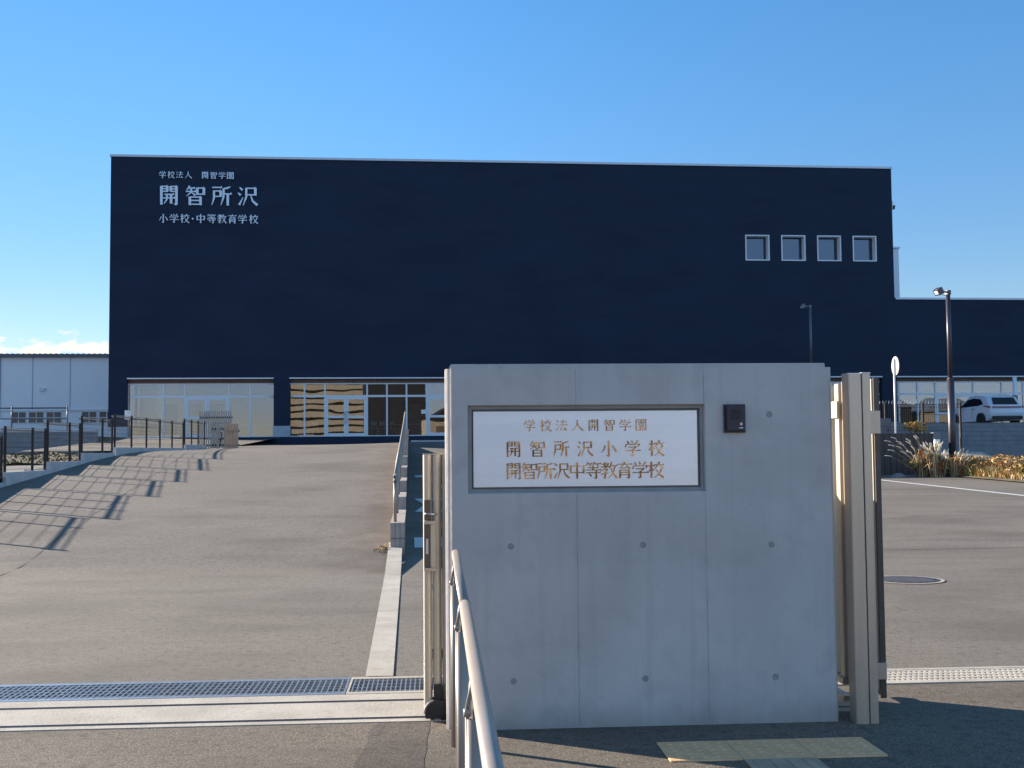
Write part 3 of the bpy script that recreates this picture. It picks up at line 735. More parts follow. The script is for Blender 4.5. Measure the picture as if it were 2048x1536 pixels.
for i, (s0, s1, zt, npost, lab) in enumerate(bays):
    v0, v1 = vf0 + s0, vf0 + s1
    mb = MB(); mb.box(-.12, -.06, -.9, .0, s1 - s0 + .06, 0, bev=.008)
    tag(mb.build('kerb_wall', M['kerbwall'], None, L(U_FENCE, v0, zt), LA), klab[i], 'kerb wall', 'stepped kerb walls beside the ramp')
    t = empty('wire_fence', lab, 'fence', L(U_FENCE, v0, zt), LA, 'bronze wire fences beside the ramp')
    w = s1 - s0
    xs = [.02 + (w - .04) * k / (npost - 1) for k in range(npost)]
    if npost == 3: xs[1] = w * .66
    for y in xs:
        mb = MB(); mb.box(-.080, y - .022, -.02, -.035, y + .022, .88, bev=.004); mb.build('post', M['bronze'], t)
    mb = MB()
    for k in range(8):
        z = (.05, .12, .25, .36, .47, .58, .69, .80)[k]
        mb.tube([(-.058, 0, z), (-.058, w, z)], .0035, 5)
    k = .1
    while k < w: mb.tube([(-.060, k, .05), (-.060, k, .82)], .0011, 4); k += .09
    mb.build('wire_panel', M['wire'], t)
    mb = MB(); mb.box(-.062, 0, .845, -.053, w, .858); mb.box(-.145, 0, .80, -.11, w, .835, bev=.008)
    for y in xs: mb.box(-.13, y - .01, .77, -.05, y + .01, .785)
    mb.build('top_rail', M['slat'], t)

mb = MB(); mb.box(-.12, 0, -.9, 0, 4.6, 0, bev=.008)
tag(mb.build('kerb_wall', M['kerbwall'], None, L(U_FENCE, 12.2, .42), LA), 'long low pale kerb wall below the first wire fence, outside the left photo edge', 'kerb wall', 'stepped kerb walls beside the ramp')
# slatted screens at the head of the ramp
def screen(label, cx, y, z0, w, h, pitch_, m, rz=0., back=None):
    t = empty('slatted_screen', label, 'screen', Vector((cx, y, z0)), rz)
    mb = MB(); k = 0.
    while k < w: mb.box(k, 0, 0, k + pitch_ * .5, .05, h); k += pitch_
    mb.build('slat_panel', m, t)
    for z in (.08, h - .3): mb = MB(); mb.box(0, .051, z, w, .08, z + .08); mb.build('crossbar', M['bronze'], t)
    return t
screen('tall grey slatted screen in front of the left entrance doors', -12.25, 45, 1.42, 1.27, 1.47, .085, M['slat'], LA)
screen('grey slatted gate section beside the end of the wire fence', -11.25, 42.9, 1.42, .72, .98, .10, M['slat'], LA)
screen('tan slatted box front glowing at the head of the ramp', -10.05, 40.2, 1.40, .52, .87, .052, M['slatwarm'], R(-14))
t = empty('frame_gate', 'small open metal frame between two slatted screens at the ramp head', 'gate', Vector((-10.42, 40.6, 1.40)), LA)
for q in ((0, .05, .95), (.24, .29, 1.0)): mb = MB(); mb.box(q[0], 0, 0, q[1], .05, q[2]); mb.build('post', M['slat'], t)
mb = MB(); mb.box(.05, .01, .88, .24, .04, .93); mb.build('crossbar', M['slat'], t)
mb = MB(); mb.tube([(.09, .02, .05), (.15, .02, .5), (.12, .02, .6)], .02, 8); mb.tube([(.06, .02, .32), (.23, .02, .36)], .02, 8); mb.build('latch_arm', M['bronze'], t)

# ------------------------------------------------------------------ yard left of the fences: retaining wall, posts, grass bank
def blockwall(name, label, x0, x1, h, loc, rz, m, course=.2, capm=None, thick=.3):
    t = empty(name, label, 'wall', loc, rz)
    mb = MB(); mb.box(x0, 0, -.6, x1, thick, h); mb.build('blocks', m, t)
    mb = MB(); z = course
    while z < h - .05: mb.box(x0, -.003, z - .006, x1, .004, z + .006); z += course
    mb.build('mortar', M['mortar'], t)
    if capm: mb = MB(); mb.box(x0 - .02, -.04, h, x1 + .02, thick + .02, h + .09, bev=.01); mb.build('coping', capm, t)
    return t
blockwall('retaining_wall', 'grey block retaining wall below the pale gymnasium at left', -52, -15.2, 1.10, L(0, 57.2, 1.20), LA, M['greyblock'], capm=M['kerbwall'])
for k, (u, lab) in enumerate(((-19.2, 'leftmost slim post on the retaining wall below the gymnasium'), (-16.6, 'slim post on the retaining wall nearest the navy building corner'))):
    mb = MB(); mb.tube([(0, 0, 0), (0, 0, 1.2)], .035, 8); mb.box(-2.9, -.02, 1.05, 2.6 if k == 0 else .03, .02, 1.12); mb.box(-2.9, -.02, .55, 2.6 if k == 0 else .03, .02, .60)
    tag(mb.build('fence_post', M['greypole'], None, L(u, 57.3, 2.38), LA), lab, 'post', 'posts with rails on the far retaining wall')
mb = MB(); mb.box(0, 0, -.4, .14, 17, .10, bev=.01)
tag(mb.build('kerb', M['kerb'], None, L(-8.6, 26.5, .84), LA + R(9)), 'sunlit white kerb running diagonally through the lower yard', 'kerb')

def blades(mb, n, area, zf, hmin, hmax, wid=.02, lean=.35, mats=1, seed=1):
    rnd = random.Random(seed)
    for _ in range(n):
        a, b = area(rnd)
        z = zf(a, b); h = rnd.uniform(hmin, hmax) * (.6 + .4 * rnd.random())
        t = rnd.uniform(0, 6.283); d = Vector((math.cos(t), math.sin(t), 0)); s = Vector((-d.y, d.x, 0)) * wid * rnd.uniform(.6, 1.4)
        p0 = L(a, b, z); p1 = p0 + Vector((0, 0, h * .55)) + d * h * lean * .3; p2 = p0 + Vector((0, 0, h * rnd.uniform(.7, 1))) + d * h * lean * rnd.uniform(.5, 1.4)
        mb.mi = rnd.randrange(mats)
        A, B_, C_, D_, E_ = (mb.v(p0 - s), mb.v(p0 + s), mb.v(p1 + s * .8), mb.v(p1 - s * .8), mb.v(p2))
        f1 = mb.bm.faces.new((A, B_, C_, D_)); f2 = mb.bm.faces.new((D_, C_, E_)); f1.material_index = f2.material_index = mb.mi
def leaves(mb, n, centre, rad, size, mats, rnd):
    for _ in range(n):
        while True:
            q = Vector((rnd.uniform(-1, 1), rnd.uniform(-1, 1), rnd.uniform(-1, 1)))
            if q.length < 1: break
        p = Vector(centre) + Vector((q.x * rad[0], q.y * rad[1], q.z * rad[2]))
        a = Vector((rnd.gauss(0, 1), rnd.gauss(0, 1), rnd.gauss(0, 1))).normalized(); b = a.orthogonal().normalized()
        s = size * rnd.uniform(.5, 1.3); mb.mi = rnd.choice(mats)
        mb.face([p - a * s, p + b * s * .45, p + a * s, p - b * s * .45])

mb = MB(); mb.grid(span(-45, -9.5, 40), span(44.5, 57, 8), lambda u, v: L(u, v, .84 + max(0, (v - 46) / 11 * .45) + .09 * math.sin(u * 2.1 + v) + .06 * math.sin(u * 5.3 - v * 2)))
struct('bank', mb, M['earth'])
mb = MB(); blades(mb, 2600, lambda r: (r.uniform(-36, -10), r.uniform(44.6, 55)), lambda a, b: .88 + max(0, (b - 46) / 11 * .45), .06, .20, .04, .9, 3, 3)
tag(mb.build('dry_grass', [M['earth'], M['earth'], M['olive']], recalc=False), 'low dry grass on the bank below the left retaining wall', 'grass', None, 'stuff')

# ------------------------------------------------------------------ pale gymnasium far left
gy = empty('gymnasium', 'pale lilac panelled gymnasium with dark corrugated roof edge at left', 'building', Vector((-32.2, 92, 2.2)), BA)
WL = -34
mb = MB(); mb.box(WL, 0, 0, 4, 22, 6.72); mb.build('wall', M['prefab'], gy)
mb = MB()
for x in (-6.0, -3.1, -13.8, -17, -20, -23): mb.box(x - .03, -.02, 2.55, x + .03, .001, 6.7)
mb.build('panel_joints', M['seam'], gy)
mb = MB(); mb.box(-8.65, -.12, 1.9, -8.45, -.005, 6.7, bev=.03); mb.build('downpipe', M['seam'], gy)
mb = MB(); mb.box(WL - .4, -.35, 6.725, 4.3, 22, 6.93)
k = WL - .4
while k < 4.2: mb.tube([(k, -.36, 6.93), (k, 10, 7.3)], .09, 6); k += .42
mb.build('roof', M['roof'], gy)
mb = MB(); mb.box(WL, -.10, 2.42, 4.1, -.001, 2.55); mb.build('ledge', M['white'], gy)
x = -33.5
while x < 1.5:
    wn_ = 1.25
    if not (-9.35 < x + .6 < -7.9 or -3.4 < x + .6 < -2.55):
        mb = MB(); mb.box(x, -.06, 1.42, x + wn_, .02, 1.50); mb.box(x, -.06, 2.34, x + wn_, .02, 2.42); mb.box(x, -.06, 1.5, x + .07, .02, 2.34); mb.box(x + wn_ - .07, -.06, 1.5, x + wn_, .02, 2.34); mb.box(x + wn_ / 2 - .03, -.05, 1.5, x + wn_ / 2 + .03, .02, 2.34); mb.box(x + .07, -.045, 1.86, x + wn_ - .07, .01, 1.92)
        o = mb.build('window', M['white'], gy)
        mb = MB(); mb.box(x + .07, -.03, 1.5, x + wn_ - .07, -.012, 2.34); mb.build('pane', M['winglass'], o)
    x += 1.36
mb = MB(); mb.box(-5.45, -.14, 4.02, -5.02, -.001, 4.3); mb.build('vent_hood', M['white'], gy)

# ------------------------------------------------------------------ the navy school building
sb = empty('school_building', 'large navy blue school block with silver steel lettering and glazed ground floor', 'building', BO, BA)
XL, XR, XW = -23.22, 23.68, 60
ZS, ZR, ZW, ZF = 5.56, 18.40, 10.28, 2.14
DEP = 26
# front wall with its four upper window openings (0.35 m deep)
wins = [(14.37, 15.80), (16.62, 18.06), (18.88, 20.31), (21.13, 22.56)]
WZ0, WZ1 = 12.66, 14.16
mb = MB()
def slab(x0, x1, z0, z1, y0=0., y1=.35): mb.box(x0, y0, z0, x1, y1, z1)
slab(XL, XR, ZS, WZ0); slab(XL, XR, WZ1, ZR)
edge = XL
for a, b in wins: slab(edge, a, WZ0, WZ1); edge = b
slab(edge, XR, WZ0, WZ1)
slab(XL, XL + .35, ZS, ZR, .35, DEP); slab(XL, XL + .35, 1.5, ZS, 6.7, DEP); slab(XR - .35, XR, ZW, ZR, .35, DEP); slab(XL, XR, ZS, ZR, DEP, DEP + .3)
slab(XR, XW, ZS, ZW); slab(XR, XW, ZS, ZW, DEP, DEP + .3)
for a, b in ((XL, -22.19), (-13.9, -13.0), (4.2, 5.4), (22.75, 23.67), (44.5, XW)): slab(a, b, 2.75, ZS)
mb.box(XL, .35, ZR - .6, XR, DEP, ZR - .3); mb.box(XR, .35, ZW - .6, XW, DEP, ZW - .3)
mb.build('wall', M['navy'], sb)
mb = MB()
for a, b in ((XL, -22.19), (-13.9, -13.0), (4.2, 5.4), (22.75, 23.67), (44.5, XW)): mb.box(a - .04, -.06, 1.2, b + .04, .35, 2.75)
mb.build('plinth', M['plinth'], sb)
mb = MB(); mb.box(-19.5, -1.3, 1.0, XW, 0.6, ZF - .04); mb.build('base_step', M['navy'], sb)
mb = MB(); mb.box(XL - .05, -.08, ZR, XR + .05, .40, ZR + .13); mb.box(XL - .05, .40, ZR, XL + .4, DEP + .3, ZR + .13); mb.box(XR - .4, .40, ZR, XR + .05, DEP + .3, ZR + .13)
mb.box(XR + .055, -.08, ZW, XW, .40, ZW + .12)
mb.build('coping', M['trim'], sb)
mb = MB()
for a, b in ((-22.19, -13.9), (-13.0, 4.2), (5.4, 22.75), (23.67, 44.5)): mb.box(a, -.05, ZS - .075, b, .02, ZS - .003)
mb.build('drip_edge', M['white'], sb)
mb = MB()
for a, b in ((-22.19, -13.9), (-13.0, 4.2), (5.4, 22.75), (23.67, 44.5)): mb.box(a, .36, ZS - .30, b, .62, ZS - .08)
mb.build('soffit', M['wood'], sb)
for a, b in wins:
    mb = MB()
    for q in ((a - .04, WZ0 - .04, b + .04, WZ0 + .03), (a - .04, WZ1 - .03, b + .04, WZ1 + .04), (a - .04, WZ0 + .03, a + .03, WZ1 - .03), (b - .03, WZ0 + .03, b + .04, WZ1 - .03)): mb.box(q[0], -.04, q[1], q[2], .10, q[3])
    o = mb.build('window', M['white'], sb)
    mb = MB(); mb.box(a + .03, .46, WZ0 + .03, b - .03, .48, WZ1 - .03); mb.build('pane', M['glass_clear'], o)
    mb = MB(); mb.box(a - .002, .102, WZ0 + .002, a + .03, .86, WZ1 - .002); mb.box(b - .03, .102, WZ0 + .002, b + .002, .86, WZ1 - .002); mb.box(a + .03, .102, WZ0 + .001, b - .03, .86, WZ0 + .03); mb.box(a + .03, .102, WZ1 - .03, b - .03, .86, WZ1 - .001); mb.build('reveal', M['inwhite'], o)
    mb = MB(); mb.box(a + .032, .485, WZ0 + .032, b - .032, .495, WZ1 - .032); mb.build('blind', M['winblind'], o)
# lettering
def wall_line(chars, centres, z, size, w=None):
    for ch, c in zip(chars, centres):
        mb = MB(); write(mb, ch, c - (w or size) / 2, z, w or size, size, -.03, .08, tw=12, th=6.2, wk=1.12)
        mb.build('letter', M['letter'], sb)
k1 = lambda p: -20.47 + (p - 682) * .00503
wall_line('学校法人開智学園', [k1(p) for p in (720, 815, 912, 1010, 1200, 1295, 1392, 1487)], 17.165, .41)
wall_line('開智所沢', [-20.49 + .58 + 1.497 * i for i in range(4)], 15.585, 1.165)
k3 = lambda p: -20.45 + (p - 685) * .00504
wall_line('小学校・中等教育学校', [k3(p) for p in (732, 852, 972, 1062, 1152, 1272, 1390, 1510, 1625, 1750)], 14.55, .53)

# glazed ground floor ------------------------------------------------
GY = .42                                    # glass line
def glazing(label, x0, x1, mull, doors, trans, trans_skip=()):
    """frame with mullions at mull, transom at z=trans, double doors [(x0, xm, x1)]"""
    z0, z1 = ZF, ZS - .31
    mb = MB()
    mb.box(x0, GY - .05, z0 - .06, x1, GY + .06, z0 + .03); mb.box(x0, GY - .05, z1 - .07, x1, GY + .06, z1)
    for x in mull: mb.box(x - .05, GY - .055, z0 + .03, x + .05, GY + .055, z1 - .07)
    edges_ = [x0] + list(mull) + [x1]
    for a, b in zip(edges_, edges_[1:]):
        if any(d[0] - .02 <= a and b <= d[2] + .02 for d in doors): continue
        if a in trans_skip: continue
        mb.box(a + .05, GY - .05, trans - .06, b - .05, GY + .05, trans + .06)
    for d in doors: mb.box(d[0] + .05, GY - .05, trans - .06, d[2] - .05, GY + .05, trans + .06)
    fr_ = mb.build('glazing', M['white'], sb)
    if label: fr_['label'] = label
    for a, b in zip(edges_, edges_[1:]):
        isdoor = any(d[0] - .02 <= a and b <= d[2] + .02 for d in doors)
        mb = MB()
        zb = trans if isdoor else z0
        mb.box(a + .02, GY - .008, zb + .02, b - .02, GY + .008, z1 - .02)
        mb.build('pane', M['glass'], fr_)
    for d in doors:
        for a, b, hs in ((d[0] + .05, d[1], 1), (d[1], d[2] - .05, -1)):
            mb = MB(); zt = trans - .06
            for q in ((a, z0 + .03, a + .14, zt), (b - .14, z0 + .03, b, zt)): mb.box(q[0] + .004, GY - .045, q[1], q[2] - .004, GY + .045, q[3])
            mb.box(a + .14, GY - .045, zt - .13, b - .14, GY + .045, zt); mb.box(a + .14, GY - .045, z0 + .03, b - .14, GY + .045, z0 + .17); mb.box(a + .14, GY - .045, z0 + 1.06, b - .14, GY + .045, z0 + 1.20)
            dr = mb.build('door', M['white'], sb)
            mb = MB(); mb.box(a + .13, GY - .008, z0 + .16, b - .13, GY + .008, zt - .12); mb.build('pane', M['glass'], dr)
            hx = (b - .07) if hs > 0 else (a + .07)
            mb = MB(); mb.tube([(hx, GY - .05, z0 + .75), (hx, GY - .10, z0 + .75), (hx, GY - .10, z0 + 1.45), (hx, GY - .05, z0 + 1.45)], .016, 8); mb.build('handle', M['rim'], dr)
TR = 4.48
glazing('left glazed entrance with double doors', -22.19, -13.9, [-20.2, -18.98, -16.50, -15.28], [(-18.98, -17.74, -16.50)], TR, ())
glazing('middle glazed entrance with double doors reflecting flats', -13.0, 4.2, [-12.16, -10.98, -8.53, -7.37, -6.22, -5.03, -2.6, -1.2, .2, 1.6, 2.9], [(-10.98, -9.75, -8.53), (-5.03, -3.8, -2.6)], TR)
glazing(None, 5.4, 22.75, [7.8, 10.2, 12.6, 15, 17.4, 19.8], [], TR)
glazing('right glazed entrance behind the parked car', 23.67, 44.5, [23.95, 25.15, 26.3, 27.5, 28.75, 30.6, 32, 34, 36, 38, 40, 42], [(26.3, 27.5, 28.75)], TR)
# rooms behind the glass
mb = MB()
x0, x1, d = XL + .35, -13.5, 6.5
mb.box(x0, .6, ZF - .2, x1, d, ZF); mb.build('hall_floor', M['infloor'], sb)
mb = MB()
mb.box(x0, d, ZF, x1, d + .2, ZS + .2); mb.box(x1 - .1, .62, ZF, x1 + .1, d, ZS + .2); mb.box(x0, .62, ZS - .06, x1, d, ZS + .2)
mb.box(x0 - .02, .62, 1.5, x0 + .12, d, 2.95)
for a, b in ((.62, 1.0), (1.9, 2.05), (2.95, 3.1), (4.4, 4.6), (5.9, d)): mb.box(x0 - .02, a, 2.95, x0 + .12, b, ZS)
mb.build('hall_wall', M['cream'], sb)
mb = MB(); mb.box(-20.0, d - .06, ZF, -19.1, d - .01, 4.3); mb.box(-18.6, d - .06, ZF, -17.7, d - .01, 4.3); mb.box(-21.3, d - .06, ZF, -20.6, d - .01, 4.3); mb.build('inner_door', M['indoor'], sb)
mb = MB(); mb.box(-21.2, 3.5, ZF, -20.8, 3.9, ZS - .1); mb.build('column', M['inwhite'], sb)
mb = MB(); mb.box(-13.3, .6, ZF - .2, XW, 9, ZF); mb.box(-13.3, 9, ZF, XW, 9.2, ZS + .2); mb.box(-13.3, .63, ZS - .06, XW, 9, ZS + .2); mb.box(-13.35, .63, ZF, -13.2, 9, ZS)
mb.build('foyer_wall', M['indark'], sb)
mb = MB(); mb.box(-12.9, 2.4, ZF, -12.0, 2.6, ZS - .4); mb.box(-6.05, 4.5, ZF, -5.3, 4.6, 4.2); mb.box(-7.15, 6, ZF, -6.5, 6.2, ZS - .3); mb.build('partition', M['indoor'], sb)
mb = MB(); mb.box(-5.36, .30, 3.42, -5.10, .34, 3.66) ; mb.build('notice', M['card'], sb)
# furniture seen through the glass
def folding_table(x, y, label):
    t = empty('folding_table', label, 'table', B(x, y, ZF), BA, 'folding tables inside the foyer')
    mb = MB(); mb.box(-.6, -.25, .68, .6, .25, .72); mb.build('tabletop', M['inwhite'], t)
    for sx_ in (-.5, .5):
        mb = MB(); mb.tube([(sx_, -.2, 0), (sx_ * .8, -.2, .68)], .014, 6); mb.tube([(sx_, .2, 0), (sx_ * .8, .2, .68)], .014, 6); mb.build('leg', M['inwhite'], t)
def chair(x, y, rz, label):
    t = empty('chair', label, 'chair', B(x, y, ZF), BA + rz, 'pale chairs inside the foyer')
    mb = MB(); mb.box(-.2, -.2, .43, .2, .2, .46, bev=.01); mb.build('seat', M['inwhite'], t)
    mb = MB(); mb.box(-.2, .18, .62, .2, .21, .86, bev=.01); mb.build('backrest', M['inwhite'], t)
    for a in (-.18, .18):
        mb = MB(); mb.tube([(a, -.24, 0), (a, -.15, .43)], .013, 6); mb.build('leg', M['inwhite'], t)
        mb = MB(); mb.tube([(a, .26, 0), (a, .15, .45), (a, .2, .86)], .013, 6); mb.build('leg', M['inwhite'], t)
for i, (x, y, rz, lb_) in enumerate(((-8.1, 1.2, .3, 'pale chair inside the glass right of the middle entrance doors'), (-7.75, 1.4, -.4, 'second pale chair inside right of the middle entrance doors'), (-6.9, 1.3, .9, 'pale chair behind the glass left of the block wall handrail'), (-11.6, 1.3, .2, 'pale chair behind the pane left of the middle entrance doors'))):
    chair(x, y, rz, lb_)
folding_table(-6.75, 2.4, 'pale folding table inside the foyer left of the block wall')
folding_table(-5.6, 1.6, 'pale folding table inside the foyer right of the block wall')
folding_table(-14.7, 1.4, 'pale folding table inside the left hall by its last pane')
folding_table(-15.9, 1.6, 'pale folding table inside the left hall beside its doors')
# stair tower behind the wing, camera on the corner
tw_ = empty('stair_tower', 'pale lilac stair tower rising behind the low navy wing', 'building', Vector((26, 86, 2.2)), BA)
mb = MB(); mb.box(0, 0, 0, 3.35, 6, 14.0); mb.build('wall', M['prefab'], tw_)
mb = MB(); mb.box(-.1, -.1, 14.0, 3.45, 6.1, 14.12); mb.build('coping', M['trim'], tw_)
sc = empty('security_camera', 'small grey security camera on the top right corner of the navy block', 'camera', B(XR, .3, 16.15), BA)
mb = MB(); mb.box(0, -.05, -.25, .18, .12, .32, bev=.02); mb.build('bracket', M['white'], sc)
mb = MB(); mb.prism([(.19, -.2), (.27, -.2), (.30, .05), (.19, .02)], -.1, .15, 'y'); mb.build('lens', M['black'], sc)
mb = MB(); mb.box(0, -.02, 0, .17, .02, .26, bev=.004)
tag(mb.build('notice_board', M['card'], None, Vector((-11.12, 33, 2.24)), LA), 'small white notice board behind the wire fence by the left entrance', 'notice')

# ------------------------------------------------------------------ right side: walls, lamps, sign, fence, car
t = empty('boundary_wall', 'low dark brown panelled wall behind the pampas grass', 'wall', Vector((5.6, 35.9, .25)), LA)
mb = MB(); mb.box(0, 0, -.3, 7.78, .16, 1.44); mb.build('panel', M['brownwall'], t)
mb = MB(); k = .1
while k < 7.7: mb.box(k, -.008, -.2, k + .012, .001, 1.43); k += .19
mb.build('ribs', M['bronze'], t)
mb = MB(); mb.box(7.79, -.03, -.3, 8.03, .22, 1.46, bev=.01); mb.build('end_pier', M['greyblock'], t)
mb = MB(); mb.box(3, .17, -.3, 8.0, 9.5, 1.32); struct('raised_bed', mb, M['earth'], Vector((5.6, 35.9, .25)), LA)
blockwall('retaining_wall', 'grey block retaining wall below the car park at right', 15.8, 60, 1.10, L(0, 45.9, 1.10), LA, M['greyblock'], .19)
mb = MB(); mb.prism([(0, -.4), (0, .10), (1.9, .52), (1.9, -.4)], 0, 1.75, 'x')
tag(mb.build('concrete_slab', M['kerb'], None, L(19.85, 40.2, .52), LA), 'sunlit sloping concrete slab behind the dry grass', 'slab')
mb = MB(); mb.box(0, 0, -.5, 9, .2, .35, bev=.01)
tag(mb.build('kerb_wall', M['kerb'], None, L(21.63, 40.0, .36), LA), 'lower pale kerb wall behind the dry grass at the right photo edge', 'kerb wall')
rng = random.Random(5)
for k, (x, D, h, z0, lab) in enumerate(((15.95, 41.0, 1.35, .7, 'dark fence post right of the tall lamp pole'), (18.3, 41.0, 1.72, .75, 'dark fence post at the right end of the sunlit kerb wall'), (17.55, 38.3, 1.3, .6, 'nearest dark fence post in the dry grass at right'))):
    mb = MB(); mb.box(-.035, -.035, -.3, .035, .035, h, bev=.006)
    tag(mb.build('fence_post', M['bronze'], None, Vector((x, D, z0)), LA), lab, 'post', 'dark fence posts at the right')
fe = empty('spiked_fence', 'dark mesh fence with small spikes on top above the brown wall', 'fence', Vector((10.2, 39.6, 1.75)), LA)
mb = MB()
for k in range(5): mb.box(k * 1.35, -.03, -.2, k * 1.35 + .06, .03, 1.05)
mb.build('posts', M['bronze'], fe)
mb = MB(); k = 0.
while k < 5.4: mb.tube([(k, 0, .05), (k, 0, 1.0)], .005, 4); k += .075
for z in (.08, .35, .62, .88, .98): mb.tube([(0, .006, z), (5.4, .006, z)], .006, 4)
mb.build('mesh_panel', M['bronze'], fe)
mb = MB(); k = 0.
while k < 5.4: mb.tube([(k, 0, 1.0), (k + .02, 0, 1.12)], [.010, .004], 5); k += .11
mb.build('spikes', M['galv'], fe)
cb = empty('utility_cabinet', 'grey utility cabinet behind the right gate leaf above the brown wall', 'cabinet', Vector((12.2, 38.6, 1.62)), LA)
mb = MB(); mb.box(0, 0, -.1, .52, .3, .60, bev=.015); mb.build('case', M['greypole'], cb)
mb = MB(); mb.box(.01, -.012, .33, .51, -.001, .34); mb.box(.40, -.02, .18, .43, -.001, .26); mb.build('door_trim', M['bronze'], cb)
# lamps
def lamp(label, loc, h, r1, r2, rz, m, s=1.):
    t = empty('street_lamp', label, 'street lamp', loc, rz, 'dark pole floodlights')
    mb = MB(); mb.tube([(0, 0, -.3), (0, 0, h * .5)], r2, 14); mb.tube([(0, 0, h * .5), (0, 0, h * .51)], [r2, r1], 14); mb.build('base_sleeve', m, t)
    mb = MB(); mb.tube([(0, 0, h * .5), (0, 0, h - .06)], r1, 14); mb.box(-r1, -r1, h - .1, r1, r1, h + .05, bev=.01); mb.build('pole', m, t)
    mb = MB(); mb.box(-.27, -.025, h - .03, -r1, .025, h + .02); mb.tube([(-.06, 0, h - .08), (-.13, 0, h - .13), (-.22, 0, h - .1)], .008, 6); mb.build('arm', m, t)
    hd = MB(); hd.box(-.10, -.13, -.11, .09, .13, .11, bev=.015)
    hd = hd.build('floodlight', m, t, (-.36, 0, h + .0)); hd.rotation_euler = (0, R(-28), 0)
    mb = MB(); mb.box(-.112, -.07, -.055, -.099, .07, .055); mb.build('lens', M['lens'], hd)
    return t
lamp('tall dark lamp pole with floodlight standing in the dry grass', Vector((14.13, 37, .6)), 5.66, .072, .115, R(20), M['pole'])
lamp('distant grey lamp pole seen above the concrete gate wall', Vector((15.66, 60, 1.8)), 6.85, .07, .09, R(0), M['greypole'])
rs = empty('road_sign', 'round pale road sign turned edgewise on a slim white pole', 'road sign', Vector((12.47, 37.3, 1.5)), R(93))
mb = MB(); mb.tube([(0, -.012, 2.39), (0, .012, 2.39)], .31, 32); mb.build('disc', M['signback'], rs)
mb = MB(); mb.tube([(0, .045, -.1), (0, .045, 2.62)], .032, 12); mb.build('pole', M['white'], rs)
mb = MB(); mb.box(-.03, .012, 2.15, .03, .03, 2.2); mb.box(-.03, .012, 2.58, .03, .03, 2.63); mb.build('bracket', M['galv'], rs)
mbx = empty('meter_box', 'small pale box on a thin stake in the pampas grass', 'box', Vector((12.90, 35.0, .35)), LA)
mb = MB(); mb.box(-.085, -.05, .90, .085, .05, 1.13, bev=.012); mb.build('case', M['card'], mbx)
mb = MB(); mb.tube([(0, .03, -.2), (0, .03, .9)], .018, 8); mb.tube([(-.08, .03, 1.1), (-.09, .03, 1.2), (-.02, .03, 1.2), (0, .03, 1.13)], .012, 6); mb.build('stake', M['greypole'], mbx)
wp = empty('white_pole', 'short white pole standing behind the parked white car', 'post', Vector((27.4, 62.6, 2.24)), 0)
mb = MB(); mb.tube([(0, 0, 0), (0, 0, 2.75)], .11, 12); mb.build('shaft', M['white'], wp)
mb = MB(); mb.tube([(0, 0, 1.45), (0, 0, 1.75)], .13, 12); mb.build('collar', M['greypole'], wp)

# parked white car, seen from behind its left flank
car = empty('parked_car', 'white hatchback SUV parked behind the right retaining wall', 'car', Vector((24.75, 60.2, 2.24)), R(5.5))
# local: +y is forward, x across; rear at y = -2.2
prof = [(-2.20, .42), (-2.24, .75), (-2.16, 1.02), (-2.02, 1.12), (-1.72, 1.50), (-1.2, 1.60), (-.4, 1.63), (.25, 1.55), (.95, 1.12), (1.30, 1.04), (1.95, .92), (2.18, .70), (2.20, .40), (1.9, .26), (-1.9, .28)]
def car_section(sx_, shrink):
    return [(sx_ * (1 - shrink * max(0, z - .95)), y, z) for y, z in prof]
mb = MB()
cols = []
for sx_, inset in ((-.90, .0), (-.84, .0), (0, 0), (.84, 0), (.90, 0)):
    ring = []
    for y, z in prof:
        k = 1 - .26 * max(0, z - 1.03)
        edge_ = abs(sx_) > .88
        yy = y * (.965 if edge_ else 1.0); zz = z if not edge_ else .42 + (z - .42) * .95
        ring.append(mb.v((sx_ * k, yy, zz)))
    cols.append(ring)
for a, b in zip(cols, cols[1:]):
    for i in range(len(prof)):
        j = (i + 1) % len(prof); fc = mb.bm.faces.new((a[i], a[j], b[j], b[i])); fc.smooth = True
for rg in (cols[0], cols[-1]): mb.bm.faces.new(rg[2:10]); mb.bm.faces.new(rg[9:] + rg[:3])
mb.build('body', M['carpaint'], car)
side = [(-1.55, 1.18), (-1.15, 1.46), (-.4, 1.53), (.2, 1.47), (.86, 1.10), (.4, 1.07), (-1.0, 1.10)]
for sgn in (-1, 1):
    mb = MB(); pts = [(sgn * (.90 * (1 - .26 * (z - 1.03)) + .010), y * .965, .42 + (z - .42) * .95) for y, z in side]
    mb.face(pts); mb.build('side_window', M['carglass'], car)
    mb = MB()
    for y in (-.38, .60): mb.box(sgn * .901 - .004, y - .01, .45, sgn * .901 + .004, y + .01, .98)
    mb.build('door_seam', M['black'], car)
    for y in (-.55, .35):
        mb = MB(); mb.box(sgn * .905 - .012, y - .09, .90, sgn * .905 + .012, y + .09, .93, bev=.005); mb.build('door_handle', M['black'], car)
    mb = MB(); mb.box(sgn * .98 - .09, .62, 1.02, sgn * .98 + .09, .78, 1.14, bev=.03); mb.build('mirror', M['black'], car)
    mb = MB(); mb.prism([(-2.20, .92), (-2.0, .95), (-1.55, 1.01), (-1.55, 1.045), (-2.12, 1.04)], sgn * .90 - .03 if sgn > 0 else -.915, .915 if sgn > 0 else -.87, 'x'); mb.build('tail_lamp', M['tail'], car)
mb = MB(); mb.face([(-.66, -2.075, 1.11), (.66, -2.075, 1.11), (.58, -1.785, 1.47), (-.58, -1.785, 1.47)]); mb.build('rear_window', M['carglass'], car)
